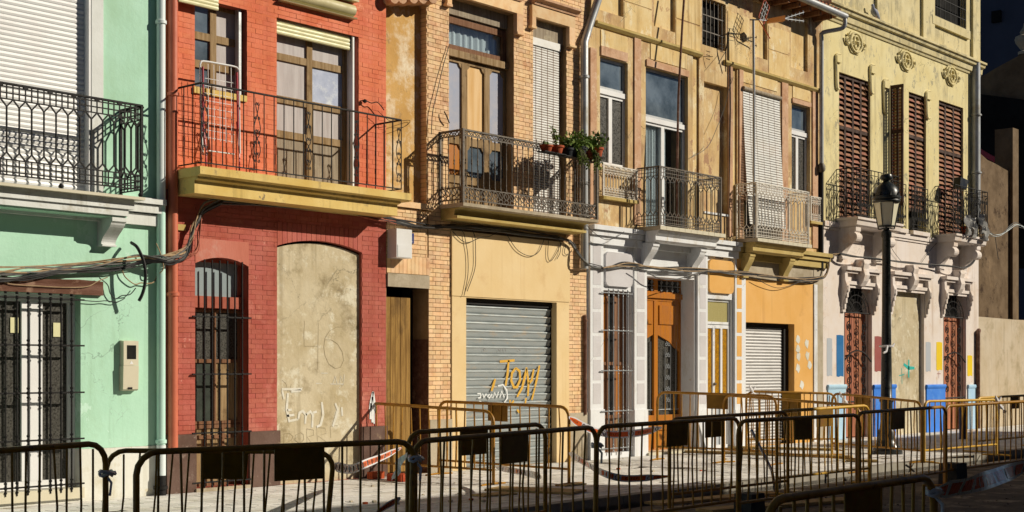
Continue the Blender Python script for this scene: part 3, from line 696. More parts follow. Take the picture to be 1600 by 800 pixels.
# infill
inf = MB(); pts = arch_pts(bd[0], bd[1], bds - .03, bd[3] - .03, 14)
inf.prism([(bd[0], 0)] + [(bd[1], 0)] + [(x_, z_) for x_, z_ in reversed(pts)], 'y', .06, .2); infill = inf.build('walled_up_doorway', 'old_infill', h2)
def strokes(parent, lst, w_, y, mat, name):
    b = MB()
    for s in lst: b.ribbon([(X(a, y), H(a, c, y)) for a, c in s], w_, y)
    return b.build(name, mat, parent, kind='stuff' if len(lst) > 1 else None)
yi = .057
strokes(infill, [[(476, 501), (475, 520), (475.5, 541)], [(475.5, 541), (496, 541)], [(497.5, 504), (497, 540), (496.5, 577)],
    [(537, 511), (526, 511), (515, 517), (508, 528), (506, 542), (508, 556), (514, 569), (524, 576), (532, 574), (537, 563), (535, 550), (528, 538), (518, 531), (508, 531)],
    [(441, 594), (447, 600), (450, 612)], [(455, 600), (453, 612), (460, 613)], [(443, 678), (443, 694), (455, 688), (458, 682), (452, 677), (443, 678)],
    [(470, 676), (462, 680), (461, 688), (468, 693), (475, 687), (474, 679), (470, 676)], [(479, 670), (480, 693)], [(479, 670), (490, 672), (490, 680), (480, 683), (488, 694)],
    [(495, 668), (496, 690)], [(495, 668), (508, 669), (510, 677), (497, 681), (512, 692)], [(516, 666), (517, 684)], [(516, 666), (528, 665)]], .005, yi, 'pencil', 'pencil_scrawl')
sg = strokes(infill, [[(450, 614), (448, 640), (452, 658), (466, 655)], [(448, 650), (460, 648)], [(449, 641), (456, 640)], [(466, 655), (468, 645), (473, 642), (478, 648), (477, 662)], [(478, 648), (485, 643), (489, 648), (488, 668)], [(489, 645), (495, 643)],
    [(503, 628), (505, 648), (501, 664), (495, 667)], [(524, 630), (528, 640), (524, 655), (520, 666)], [(534, 636), (535, 650)], [(441, 610), (444, 624)], [(440, 608), (472, 608)], [(455, 612), (470, 610)]], .045, yi - .002, 'chalk', 'white_graffiti')
strokes(infill, [[(494, 599), (503, 599)], [(502, 583), (512, 583)], [(520, 600), (524, 588), (527, 600)], [(531, 599), (532, 587), (537, 599), (538, 585)], [(516, 600), (537, 600), (530, 606)]], .014, yi - .001, 'chalk', 'white_scribble')
strokes(h2, [[(583, 612), (580, 628), (578, 640)], [(583, 612), (585, 630), (587, 645)], [(582, 620), (582, 660)], [(585, 640), (585, 662)], [(580, 630), (579, 655)]], .05, -.006, 'white_spray', 'white_splash')
# ground-floor barred window
yw = .15
grid_frame('window', h2, gw[0], gw[1] , H(345, 483, yw), gwz[2], yw, .06, .06, [], [], 'red_frame', 'glass_frost')
MB().box(gw[0], gw[1], yw - .05, yw + .05, H(345, 482, yw), H(345, 464, yw)).build('transom', 'red_frame', h2)
grid_frame('shutter_doors', h2, gw[0], gw[1], H(345, 662, yw), H(345, 484, yw), yw + .03, .04, .05, [.5], [.55], 'wood_brown', {'*': 'glass_dust_glint', (0, 0): 'dark_cloth', (1, 0): 'wood_old'}, mull=.05)
grid_frame('shutter_doors', h2, gw[0], gw[1], gwz[0], H(345, 663, yw), yw + .03, .05, .05, [.33, .66], [.8], 'wood_brown', 'wood_old', mull=.05)
gz = [H(345, p, -.03) for p in (405, 495.5, 584.5, 675.5, 752)]
g_ = grille(h2, [X(p, -.03) for p in (319.5, 331.5, 343.3, 355.3, 367, 378.5)], gz[1:], X(300.5, -.03), X(392.5, -.03), H(345, 407, -.03), gwz[0] + .0, -.03, .012, 'iron', knob_r=1.7)
MB().box(gw[0] - .02, gw[1] + .02, -.06, .3, gwz[0] - .06, gwz[0] - .003).build('window_sill', 'stone_grey', h2)
# upper left window
grid_frame('window', h2, uw[0], uw[1], uw[2], uw[3], .15, .05, .06, [.47], [.30, .62], 'wood_old', {'*': 'glass_painted_sky', (1, 0): 'grey_board', (1, 1): 'grey_board', (1, 2): 'grey_board'}, mull=.10)
MB().box(uw[0] - .03, uw[1] - .02, -.03, .15, uw[2] - .085, uw[2] - .003).build('window_sill', 'yellow_slab', h2)
MB().box(uw[1] - .10, uw[1] - .06, .05, .14, uw[2], uw[3]).build('shutter_guide', 'zinc_pipe', h2)
rb = MB().box(X(279, -.12), X(341, -.12), -.12, -.09, H(310, 9, -.12), 6.75).build('rolled_blind', 'blind_cream', h2)
slats(rb, X(279, -.12), X(341, -.12), H(310, 9.5, -.12), 6.7, -.12, .045, 'blind_cream', True, dep=.01)
# balcony door with roller blind
yd = .15
grid_frame('balcony_door', h2, ud[0], ud[1] - .10, zf2, H(433, 43, yd), yd, .07, .06, [.5], [.33, .55, .82], 'wood_old', {'*': 'grey_board', (1, 2): 'pale_plaster_board', (0, 0): 'wood_grey', (1, 0): 'wood_grey'}, mull=.10)
bb = MB().box(ud[0], ud[1] - .12, yd - .09, yd - .06, H(433, 52, yd - .1), ud[3]).build('roller_blind', 'blind_cream', h2)
slats(bb, ud[0] + .01, ud[1] - .13, H(433, 52, yd - .1), ud[3] - .05, yd - .09, .052, 'blind_cream', True, dep=.012)
MB().box(ud[1] - .10, ud[1] - .07, yd - .13, yd, zf2, ud[3]).build('shutter_guide', 'white_pvc', h2)
zb_ = H(560, 30, -.1); bx = MB(); bx.prism([(-.09, zb_ + .0), (-.10, zb_ + .015), (.0, zb_ + .03), (.0, zb_)], 'x', ud[0] + .02, X(559, -.1))
bx.prism([(-.035 + .085 * math.cos(a), zb_ + .12 + .085 * math.sin(a)) for a in [j * math.pi / 8 for j in range(16)]], 'x', ud[0] + .02, X(556, -.1)); bx.box(ud[0] + .02, X(560, -.1), -.12, -.001, zb_ + .25, zb_ + .27)
bx.build('blind_box', 'blind_box', h2, True)
# balcony slab
sx0, sx1 = X(270), X(643, -p2)
b2 = MB(); b2.prism([(0, zf2), (-p2, zf2), (-p2, zf2 - .10), (-p2 + .06, zf2 - .12), (0, zf2 - .12)], 'x', sx0, sx1); bal2 = b2.build('balcony', 'yellow_slab', h2)
zf3 = zf2 - .121
MB().prism([(0, zf3), (-.52, zf3), (-.52, zf3 - .03), (-.45, zf3 - .05), (-.45, zf3 - .21), (0, zf3 - .21)], 'x', sx0 + .02, X(621, -.45)).build('slab_moulding', 'yellow_slab', bal2)
zr_t, zr_b = H(312, 129, -.56), H(318, 254, -.56)
rx0, rx1 = X(314, -.56), X(627, -.56)
LL = rx1 - rx0
bar_rail(bal2, [(rx0, 0), (rx0, -.56), (rx1, -.56), (rx1, 0)], zr_t, zr_b, .165, 'iron', .008,
         [.56 + .06, .56 + X(402, -.56) - rx0, .56 + X(482, -.56) - rx0, .56 + X(557, -.56) - rx0, .56 + LL - .05], .055)
pipe(h2, 263.5, 277, [0.6, 3.2, ztop2], 'red_pipe', -.06, clips=(2.6, 5.2))
# little iron hook and wire on the pier
Tb('wire_hook', 'iron', h2, smooth_path([P(561.5, 158, -.01), P(571, 157, -.06), P(580, 161, -.08), P(590, 160, -.1), P(600, 172, -.1)]), .008, 5)
MB().lathe([(.006, -.03), (.03, -.015), (.03, .015), (.006, .03)], P(570, 158, -.05), 8).build('insulator', 'iron', h2, True)
Bx('carved_tile', 'olive_stone', h2, X(274), X(288), -.03, .0, H(280, 360), H(280, 350.5))
def depth_of(pw, pf_):
    x = X(pw); dx, dy = ray(pf_); return DIST - x / dx * dy
# ================================================================== ochre brick house
XD = X(916.5); XC_ = XC + .003
h3 = thing('ochre_brick_house', 'ochre facing-brick house with old wooden balcony door and grey garage shutter', 'house', ((XC+XD)/2, 0, 0))
zst = H(640, 316); ztop3 = H(800, -60); xpan = X(667)
p3 = depth_of(686, 724); zf4 = H(724, 316, -p3)
ud3 = (X(701.5), X(803), zf4, H(803, 22)); uw3 = (X(833), X(885), zf4 + .02, H(885, 43))
ld = (X(604.5), X(670), .0, H(640, 449.5)); gs = (X(705), X(888), 0, H(800, 370))
OP3 = [(XC_, xpan, zst, ztop3 + 1), ud3, uw3, ld, gs]
w3 = grid_wall(XC_, XD - .003, -.02, ztop3, OP3, .012, .45).build('wall', 'mortar', h3)
interior(h3, XC, XD, -.02, ztop3, .46); roof(h3, XC, XD, ztop3)
rr = [(xpan, ud3[0], zst - .2, ztop3), (ud3[1], uw3[0], zst - .2, ztop3), (uw3[1], XD - .008, gs[3], ztop3), (ud3[0], ud3[1], ud3[3], ztop3), (uw3[0], uw3[1], uw3[3], ztop3),
      (XC_ + .002, xpan, H(640, 400), zst - .1), (ld[1], gs[0], .62, zst - .2), (XC_ + .002, ld[1], H(640, 398), H(640, 400)), (gs[1], XD - .008, .62, gs[3]), (ud3[0], uw3[1], zst - .2, zf4)]
rr.append((xpan, gs[0], gs[3] + .0, zst - .2)); rr = [r for r in rr if r[1] - r[0] > .03 and r[3] - r[2] > .05]
rr = [r for r in rr if not (r[0] == xpan and r[1] == gs[0])]
bricks_into(bond(rr, .068, .225, .105, 0, .02, .008, z_off=.01), 'brick', 'brick', w3, 296, key=lambda b: (b[0] - 8) * (1.0 if b[4] < 6.2 else 3))
bricks_into([[0.16 + xpan*0 + xpan - .001, xpan + .0, .02, .2, 0, 0]] [:0], 'brick', 'brick', w3)
# side of the brick pilaster: coursing on the return
ret = []
k = 0; z = zst
while z < ztop3: ret.append([xpan - .006, xpan + .02, .0 + .004, .138, z + .004, min(z + .064, ztop3)]); z += .068
mm = MB()
for b in ret: mm.box(*b)
mm.build('return_bricks', 'brick', w3, kind='stuff')
MB().box(XC_, xpan - .007, .14, .42, zst, ztop3).build('plaster_panel', 'ochre_plaster', h3)
MB().box(XC_, xpan + .1, -.05, .2, zst - .09, zst - .002).build('ledge', 'brick', h3)
sc_ = MB()                                                       # moulded eave scrolls above the panel
zt_ = H(640, 6, -.1)
for i, q in enumerate((604, 618, 634, 650, 664)):
    c_ = P(q + 5, -3, -.06)
    sc_.prism([(c_.x + .10 * math.cos(a), c_.z + .10 * math.sin(a)) for a in [j * math.pi / 6 for j in range(12)]], 'y', -.16 + .02 * (i % 2), .138)
sc_.box(XC_, X(672), -.14, .138, H(640, -5, -.1), ztop3 - .02); sc_.build('eave_scrolls', 'stucco_pink', h3, kind='stuff')
# soldier arch, stone lintel, plank door
for i in range(11):
    xa = ld[0] + (ld[1] + .04 - ld[0]) * i / 11; xb = ld[0] + (ld[1] + .04 - ld[0]) * (i + 1) / 11
    MB().box(xa + .004, xb - .004, 0, .02, H(640, 428), H(640, 400) - .004).build('brick', 'brick', w3)
MB().box(ld[0] - .0, X(669.5), -.025, .44, H(640, 449.5), H(640, 429)).build('door_lintel', 'stone_grey', h3)
pd = MB().box(ld[0], X(641, .16), .18, .22, 0.02, H(625, 464, .16)).build('plank_door', 'wood_brown', h3)
n = 6; xa, xb = ld[0], X(641, .16)
for i in range(n): MB().box(xa + (xb-xa)*i/n + .004, xa + (xb-xa)*(i+1)/n - .004, .155 + .004 * (i % 2), .182, .04, H(625, 464, .16) - .01).build('plank', 'wood_weather', pd)
MB().box(X(641, .16) + .02, ld[1], .36, .4, 0, ld[3]).build('doorway_shade_sheet', 'painted_shade', h3)  # black sheet painting the shade in the gap beside the planks
MB().box(ld[1] - .008, ld[1] - .0005, .02, .44, .0, H(660, 530)).build('bare_jamb', 'lintel_wood', h3)
for a, b, t in ((gs[1] + .002, XD - .012, H(900, 645)), (ld[1] + .003, gs[0] - .002, H(690, 655))): MB().box(a, b, -.03, .011, 0, t).build('plinth', 'stone_grey', h3)
# garage
go = (X(727), X(868.5), -.1, H(727, 465)); zln = H(705, 462)
pe = grid_wall(gs[0], gs[1] - .002, 0, zln - .003, [go], -.02, .43); pe.build('garage_surround', 'peach', h3)
MB().box(gs[0] - .01, gs[1] + .008, -.032, .43, zln, gs[3] - .002).build('garage_header', 'peach', h3)
ys = .13
shx = X(860, ys); sh = MB().box(go[0], shx, ys + .01, ys + .05, 0, zln).build('garage_shutter', 'shutter_zinc', h3)
npitch = (H(790, 512, ys) - H(790, 560, ys)) / 4.0
slats(sh, go[0] + .005, shx - .03, 0.03, H(727, 476, ys), ys + .01, npitch, 'shutter_zinc', True, prof=[(0, 0), (-.012, npitch*.05), (-.020, npitch*.2), (-.028, npitch*.62), (-.042, npitch*.80), (-.040, npitch*.90), (-.012, npitch*.96), (0, npitch*.97)])
MB().box(go[0], shx, ys - .05, ys + .009, H(727, 475, ys), zln).build('shutter_box', 'iron', sh)
MB().box(shx - .028, go[1] , ys - .03, ys + .009, 0, H(727, 476, ys)).build('shutter_rail', 'iron', sh)
yg = ys - .038
strokes(sh, [[(781, 565), (804, 563)], [(795, 563), (793, 585), (790, 603)], [(806, 575), (800, 583), (799, 595), (803, 605), (808, 605), (813, 593), (812, 580), (806, 575)], [(808, 620), (816, 606), (821, 585), (823, 574)], [(823, 576), (826, 598), (825, 619)], [(826, 600), (831, 594), (834, 577)], [(843, 571), (839, 592), (836, 605)], [(831, 625), (836, 606)],
    [(774, 592), (771, 602), (768, 611)], [(797, 625), (797, 634), (803, 626)], [(822, 622), (821, 630)], [(808, 640), (812, 645)]], .055, yg, 'yellow_spray', 'yellow_graffiti')
strokes(sh, [[(746, 615), (751, 615), (751, 621), (747, 622)], [(754, 615), (756, 621), (760, 615)], [(765, 616), (762, 619), (765, 622), (768, 616), (769, 622)], [(771, 621), (773, 613), (776, 621), (779, 612)], [(781, 621), (784, 611), (788, 621)], [(778, 603), (786, 601), (792, 610), (793, 622), (788, 629)], [(749, 627), (752, 628)]], .03, yg, 'white_spray', 'white_graffiti')
strokes(sh, [[(756, 544), (756, 549)], [(757, 544), (759, 546)], [(778, 545), (780, 549), (782, 545)], [(785, 545), (785, 549)], [(789, 545), (790, 549)], [(810, 546), (813, 548)], [(822, 546), (822, 550)]], .008, yg, 'ink', 'pen_scrawl')
# balcony door: transom light and three columns of shaped panels
yd = .17; zt1 = H(702, 100, yd)
MB().box(ud3[0], ud3[1], yd - .06, yd + .08, H(702, 88, yd), H(702, 77, yd)).build('door_transom', 'wood_old', h3)
MB().box(ud3[0], ud3[1] - .02, yd - .03, yd + .06, H(702, 22, yd), ud3[3] + .2).build('door_head', 'wood_grey', h3)
dz0, dz1 = H(702, 78, yd), H(702, 25, yd)
grid_frame('transom_light', h3, ud3[0], ud3[1], dz0, dz1, yd, .10, .06, [], [], 'wood_brown', 'glass_clear')
cu = MB(); n = 40; x0, x1 = ud3[0] + .02, ud3[1] - .02
for i in range(n):
    xa, xb = x0 + (x1-x0)*i/n, x0 + (x1-x0)*(i+1)/n; ya, yb_ = yd + .13 + .015*math.sin(i*1.7), yd + .13 + .015*math.sin((i+1)*1.7)
    cu.add([(xa, ya, zf4 + 1.15), (xb, yb_, zf4 + 1.15), (xb, yb_, ud3[3] + .1), (xa, ya, ud3[3] + .1)], [(0,1,2,3)])
cu.build('curtain', 'curtain', h3, True)
dr = MB(); dxa, dxb = ud3[0], ud3[1]; top = H(702, 89, yd)
door = grid_frame('balcony_door', h3, dxa, dxb, zf4, top, yd, .06, .06, [.345, .69], [.20, .46], 'wood_old', {'*': 'glass_painted_reflection', (0, 1): 'wood_honey', (1, 2): 'wood_pale', (0, 0): 'wood_old', (1, 0): 'wood_old', (2, 0): 'wood_old', (1, 1): 'glass_painted_sky', (2, 1): 'glass_painted_sky'}, mull=.13)
cnl = []                                                       # shaped corner pieces of the glazing
cx_ = [dxa + .06, dxa + (dxb-dxa)*.345, dxa + (dxb-dxa)*.69, dxb - .06]; rz_ = [zf4 + .06, zf4 + (top-zf4)*.20, zf4 + (top-zf4)*.46, top - .06]
for i in range(3):
    for k in (1, 2):
        a, b, c, d = cx_[i] + (.065 if i else 0), cx_[i+1] - (.065 if i < 2 else 0), rz_[k] + .065, rz_[k+1] - (.065 if k < 2 else 0)
        for sx, cxx in ((1, a), (-1, b)):
            for sz, czz in ((1, c), (-1, d)): cnl.append(MB().prism([(cxx, czz), (cxx + sx*.07, czz), (cxx + sx*.055, czz + sz*.03), (cxx + sx*.03, czz + sz*.06), (cxx, czz + sz*.08)], 'y', yd + .002, yd + .03))
for q_ in cnl: q_.build('corner_piece', 'wood_old', door)
# slatted window blind
yb = .08; bz1 = H(832, 70, yb); bx1 = X(873, yb)
bo = MB().box(uw3[0], bx1, yb + .006, yb + .02, uw3[2], bz1).build('slatted_blind', 'wood_brown', h3)
slats(bo, uw3[0] + .003, bx1, uw3[2] + .01, bz1, yb + .006, .043, 'blind_white', True, prof=[(0, .004), (-.008, .006), (-.012, .018), (-.010, .036), (0, .038)])
for i in range(1, 5): MB().box(uw3[0] + (bx1-uw3[0])*i/5 - .004, uw3[0] + (bx1-uw3[0])*i/5 + .004, yb - .008, yb - .0065, uw3[2] + .01, bz1).build('blind_cord', 'wood_brown', bo)
MB().box(uw3[0], bx1 + .02, yb - .03, yb + .04, bz1 + .002, bz1 + .13).build('blind_head', 'blind_white', h3)
MB().box(uw3[0], uw3[1], yb + .0, yb + .2, bz1 + .131, uw3[3]).build('window_head', 'wood_grey', h3)
# brick hoods
hd = MB()
for (a, b, zo) in ((ud3[0], ud3[1], ud3[3]), (uw3[0], uw3[1], uw3[3])):
    hd.box(a - .10, b + .16, -.07, .011, zo + .004, zo + .20)
    hd.box(a - .10, a - .002, -.07, .011, zo - .16, zo + .003); hd.box(b + .002, b + .16, -.07, .011, zo - .30, zo + .003)
    hd.box(a - .13, a - .0, -.085, -.0, zo - .20, zo - .162); hd.box(b + .0, b + .18, -.085, 0, zo - .34, zo - .302)
hd.build('brick_hood', 'brick', h3)
for (a, b, zo) in ((ud3[0] - .4, ud3[1] + .1, ud3[3]), (uw3[0] - .06, uw3[1] + .22, uw3[3])):
    MB().prism([(.01, zo + .21), (-.09, zo + .21), (-.10, zo + .25), (-.17, zo + .29), (-.17, zo + .33), (.01, zo + .34)], 'x', a, b).build('hood_moulding', 'stucco_pink', h3)
# balcony
s3a, s3b = X(686), X(935, -p3)
bal3 = MB().prism([(0, zf4), (-p3, zf4), (-p3, zf4 - .05), (-p3 + .03, zf4 - .06), (0, zf4 - .06)], 'x', s3a, s3b).build('balcony', 'stone_grey', h3)
MB().prism([(0, zf4 - .061), (-p3 + .12, zf4 - .061), (-p3 + .22, zf4 - .09), (-p3 + .24, zf4 - .175), (-p3 + .17, zf4 - .185), (-p3 + .17, zf4 - .225), (0, zf4 - .235)], 'x', s3a + .04, s3b - .12).build('slab_moulding', 'olive_stone', bal3)
turned_rail(bal3, [(s3a + .02, 0), (s3a + .02, -p3 + .03), (X(932.5, -p3 + .03), -p3 + .03), (X(932.5, -p3 + .03), 0)], H(724, 202.5, -p3 + .03), zf4 + .005, .135, 'iron_old')
# electricity cabinet, street number, pipes
cb = MB().box(X(605.5), X(605.5) + .32, -.2, -.0, H(618, 403, -.1), H(618, 358, -.1)).build('electric_cabinet', 'cabinet_white', h3)
MB().box(X(605.5) + .02, X(605.5) + .30, -.206, -.2, H(618, 402, -.1), H(618, 383, -.1)).build('cabinet_door', 'cabinet_white', cb)
nt_ = MB().box(X(632), X(646), -.012, .0, H(638, 380), H(638, 364)).build('number_tile', 'tile_blue', h3)
strokes(nt_, [[(635, 369), (636, 373), (634.5, 377)], [(634, 371), (637.5, 371)], [(640.5, 366), (640, 376)], [(640, 376), (644, 378)]], .03, -.0145, 'number_white', 'number')
pipe(h3, 909, 917, [H(912, 420, -.1), 4.2, H(912, 66, -.1)], 'zinc_pipe', -.1, clips=(H(912, 120, -.1), 4.9, 4.3), extra=[PZ(921, 40, 24.3), PZ(937, -8, 24.35)])
pipe(h3, 912.5, 916, [H(913, 648, -.06), H(913, 492, -.06)], 'lintel_wood', -.035, clips=(H(913, 500, -.06),))

# ================================================================== stucco house
XE = X(1285.5); XD_ = XD + .003
h4 = thing('stucco_house', 'weathered yellow stucco house with white and orange painted ground floor', 'house', ((XD+XE)/2, 0, 0))
pA = depth_of(993, 1031); pB = depth_of(1150, 1183)
zA = H(1031, 352, -pA); zB = H(1183, 371, -pB); zev = H(1240, 12, -.1)
zm = H(930, 352)                                                  # top of the painted ground floor
u1 = (X(937.5), X(981), H(960, 259), H(938, 87)); u2 = (X(1009), X(1075), zA, H(1009, 103)); n1 = (X(1100), X(1137), H(1120, 333), H(1100, 126.5))
u3 = (X(1163), X(1219), zB, H(1163, 136)); u4 = (X(1237), X(1266), H(1250, 301), H(1237, 160.5)); aw = (X(1097), X(1134), H(1097, 69), H(1097, -6))
st1 = (X(1082.5), X(1092.5), zA + .05, H(1082.5, 86)); st2 = (X(1144), X(1152), zB + .05, H(1144, 104))
at = [(X(937), X(974), H(974, 27), zev - .1), (X(1022), X(1055), H(1055, 51), zev - .1), (X(1176), X(1199), H(1199, 94), zev - .1), (X(1236), X(1262), H(1262, 113), zev - .1)]
w4 = grid_wall(XD_, XE - .003, zm, zev, [u1, u2, n1, u3, u4, aw, st1, st2] + at, 0, .4).build('wall', 'stucco', h4)
for k, (a, b, c, d) in enumerate(at): MB().box(a, b, .07, .2, c, d).build('recessed_panel', 'stucco_bright', h4)
for (a, b, c, d) in (st1, st2): MB().box(a, b, .04, .2, c, d).build('recessed_panel', 'stucco_bright', h4)
MB().box(n1[0], n1[1], .11, .3, n1[2], n1[3]).build('blind_niche', 'stucco', h4)
Bx('niche_sill', 'white_lime', h4, n1[0] - .02, n1[1] + .02, -.03, .11, n1[2] - .04, n1[2] - .002)
interior(h4, XD, XE, -.02, zev, .46)
# pilasters and raised panels
for a, b, t in ((921, 930.5, 74), (990, 1000, 58), (1137, 1143.3, 101), (1154, 1160, 108), (1220.5, 1230, 126), (1268.5, 1277, 140)):
    MB().box(X(a), X(b), -.028, .01, zA + .05, H(a, t)).build('pilaster', 'stucco_pink', h4)
for a, b, t, bo_ in ((938, 980, 46, 71), (1016, 1073, 68, 92), (1160, 1214, 109, 128), (1238, 1265, 131, 152)):
    MB().box(X(a), X(b), -.014, .01, H(a, bo_), H(a, t)).build('frieze_panel', 'stucco_bright', h4)
for a, b, t, bo_ in ((938, 979, 71.5, 86), (1009, 1075, 92.5, 102.5), (1237, 1266, 153, 160)):
    MB().box(X(a), X(b), -.03, .02, H(a, bo_), H(a, t)).build('window_lintel', 'stucco_pink', h4)
zk = H(935, 34); yk = .075
for a, b in ((929, 1094), (1130, 1279)):
    MB().prism([(.01, zk - .10), (-.03, zk - .095), (-yk, zk - .05), (-yk, zk - .01), (-.05, zk), (.01, zk)], 'x', X(a), X(b)).build('string_course', 'olive_stone', h4)
for a, b in ((975, 1018), (1056, 1094), (1201, 1233), (1137, 1170)):
    lb = MB()
    for j in range(1, 3):
        zz = zk + .05 + (zev - zk) * j / 3; lb.box(X(a), X(b), -.009, .01, zk + .02 + (zev-zk)*(j-1)/3, zz - .06)
    lb.build('ashlar_block', 'stucco_bright', h4)
# windows
def white_window(o, y, curt=False, tr=.68):
    x0, x1, z0, z1 = o; zt = z0 + (z1 - z0) * tr
    a = grid_frame('window', h4, x0, x1, zt + .05, z1, y, .05, .06, [], [], 'zinc_pipe', 'glass_painted_sky')
    MB().box(x0, x1, y - .03, y + .05, zt - .04, zt + .05).build('window_rail', 'white_pvc', h4)
    b = grid_frame('window', h4, x0, x1, z0, zt - .04, y, .05, .06, [.47], [], 'white_pvc', 'glass_clear' if curt else 'glass_dust_glint', mull=.10)
white_window(u1, .07); white_window(u2, .08, True); white_window(u4, .09)
cu = MB(); n = 26; x0, x1 = u2[0] + .05, X(1033, .25)
for i in range(n):
    xa, xb = x0 + (x1-x0)*i/n, x0 + (x1-x0)*(i+1)/n; ya, yb_ = .17 + .02*math.sin(i*1.9), .17 + .02*math.sin((i+1)*1.9)
    cu.add([(xa, ya, u2[2]), (xb, yb_, u2[2]), (xb, yb_, u2[3]-.5), (xa, ya, u2[3]-.5)], [(0,1,2,3)])
cu.build('curtain', 'curtain', h4, True)
# hanging slatted blind, bulging over the railing
yb = -.05; top = H(1163, 138, yb); bxa, bxb = X(1162, yb), X(1219, yb); zbot = zB + .3
hb = MB().box(bxa, bxb, yb + .03, yb + .035, zbot + .5, top).build('hanging_blind', 'wood_brown', h4)
sm = MB().box(0, bxb - bxa, -.008, .002, 0, .037).mesh('slat'); sm.materials.append(MATS['blind_white']); z = top - .04; k = 0
while z > zbot:
    t = (top - z) / (top - zbot); o = place_mesh('slat', sm, hb, (bxa, yb + .02 - .16 * t ** 1.6, z)); z -= .052
for i in range(1, 6):
    xx = bxa + (bxb - bxa) * i / 6; Tb('blind_cord', 'wood_brown', hb, [(xx, yb + .012 - .16 * ((top-zz)/(top-zbot)) ** 1.6, zz) for zz in [top - (top - zbot)*j/8 for j in range(9)]], .004, 4)
MB().tube([(bxa - .02, yb, top), (bxb + .02, yb, top)], .045, 10).build('blind_roll', 'wood_grey', h4, True)
MB().box(u3[0], u3[1], .2, .25, u3[2], u3[3]).build('window', 'glass_dark', h4)
ab = MB().box(aw[0], aw[1], .18, .22, aw[2], aw[3]).build('attic_shade_sheet', 'painted_shade', h4)  # black sheet in place of the unlit space behind the bars
grille(h4, [aw[0] + (aw[1]-aw[0])*(i+.5)/6 for i in range(6)], [aw[2] + .3, aw[2] + .62], aw[0], aw[1], aw[3], aw[2], .05, .012, 'iron_old', False, 'attic_grille')
# eave and gutter
MB().prism([(-.50, zev + .04), (-.50, zev + .10), (8, zev + 1.7), (8, zev + 1.55), (.0, zev + .002), (-.0, zev + .002)], 'x', XD_, XE - .003).build('roof', 'roof_tile', h4)
rt = MB(); x = X(1190, -.4)
while x < XE - .1: rt.tube([(x, -.47, zev + .13), (x, .4, zev + .32)], .06, 8); x += .15
rt.build('eave_tiles', 'roof_tile', h4, kind='stuff')
x = X(1150)
while x < XE - .1: Bx('rafter_end', 'wood_brown', h4, x, x + .08, -.42, -.001, zev - .09, zev - .001); x += .45
gp = MB(); gp.tube([(X(1180, -.5), -.5, zev + .10), (XE + .12, -.5, zev + .04)], .075, 10); gp.build('gutter', 'zinc_pipe', h4, True)
xq = (X(1280, -.1) + X(1287, -.1)) / 2
pp = MB(); pp.tube(smooth_path([(XE + .08, -.5, zev + .0), (XE + .08, -.5, zev - .16), (XE + .02, -.42, zev - .24), (xq, -.14, zev - .32), (xq, -.1, zev - .42)], 3) + [(xq, -.1, H(1283, 265, -.1))], .048, 10)
dp = pp.build('downpipe', 'zinc_pipe', h4, True)
MB().lathe([(.05, -.1), (.075, -.07), (.075, .06), (.05, .1)], (xq, -.1, H(1283, 262, -.1)), 10).build('pipe_collar', 'iron_old', dp, True)
pipe(h4, 1281, 1285, [H(1283, 420, -.05), H(1283, 262, -.05)], 'iron', -.05, name='conduit')
# ground floor
gwn = (X(941.5), X(987), H(960, 707), H(941, 453)); dr4 = (X(1009), X(1084.5), .0, H(1009, 431)); nd = (X(1104), X(1143.5), .0, H(1104, 466))
gg = (X(1163.5), X(1241), 0, H(1163, 503)); zor = H(1200, 438); xw = X(1159.5)
grid_wall(XD_, xw, -.02, zm - .002, [gwn, dr4, nd], 0, .45).build('white_ground_floor', 'white_lime', h4)
grid_wall(xw + .002, X(1271), -.02, zor, [gg], -.004, .45).build('orange_ground_floor', 'orange_paint', h4)
grid_wall(xw + .002, X(1271), zor + .002, zm - .002, [], 0, .45).build('upper_frieze', 'stone_grey', h4)
MB().box(X(1271) + .002, XE - .003, -.01, .45, -.02, zm - .002).build('stone_quoin', 'stone_grey', h4)
MB().box(X(1270.5), X(1275.5), -.03, .0, -.0, zor).build('white_strip', 'white_lime', h4)
MB().box(X(1158.5), X(1163.3), -.03, .0, 0, H(1160, 425)).build('white_strip', 'white_lime', h4)
def pil(pa, pb, ptop, pbot, mat, base_px=640):
    m = MB().box(X(pa), X(pb), -.05, .002, 0, H(pa, ptop)).build('pilaster', 'white_lime', h4); yy_ = H(pa, pbot)
    MB().box(X(pa) - .015, X(pb) + .015, -.07, .002, 0, H(pa, base_px)).build('pilaster_base', 'white_lime', h4)
    e = (X(pb) - X(pa)) * .2; ys_ = [384, 450, 487.5, 525, 562, 599, 636]
    for a, b in zip(ys_, ys_[1:]): MB().box(X(pa) + e, X(pb) - e, -.0535, -.05, H((pa+pb)/2, b - 5), H((pa+pb)/2, a)).build('pilaster_panel', mat, m)
pil(919, 939.5, 383, 636, 'grey_panel'); pil(988, 1007.5, 383, 636, 'grey_panel'); pil(1087, 1102.5, 390, 636, 'grey_panel'); pil(1145.5, 1158, 398, 636, 'orange_paint')
def plaque(pa, pb, ya, yb_, mat):
    x0, x1, z0, z1 = X(pa), X(pb), H(pa, yb_), H(pa, ya); c = .09
    MB().prism([(x0 + c, z0), (x1 - c, z0), (x1 - .03, z0 + .03), (x1, z0 + c), (x1, z1 - c), (x1 - .03, z1 - .03), (x1 - c, z1), (x0 + c, z1), (x0 + .03, z1 - .03), (x0, z1 - c), (x0, z0 + c), (x0 + .03, z0 + .03)], 'y', -.055, .001).build('plaque', mat, h4)
plaque(943, 985, 393, 446.5, 'grey_panel'); plaque(1105, 1143, 405, 457, 'orange_paint')
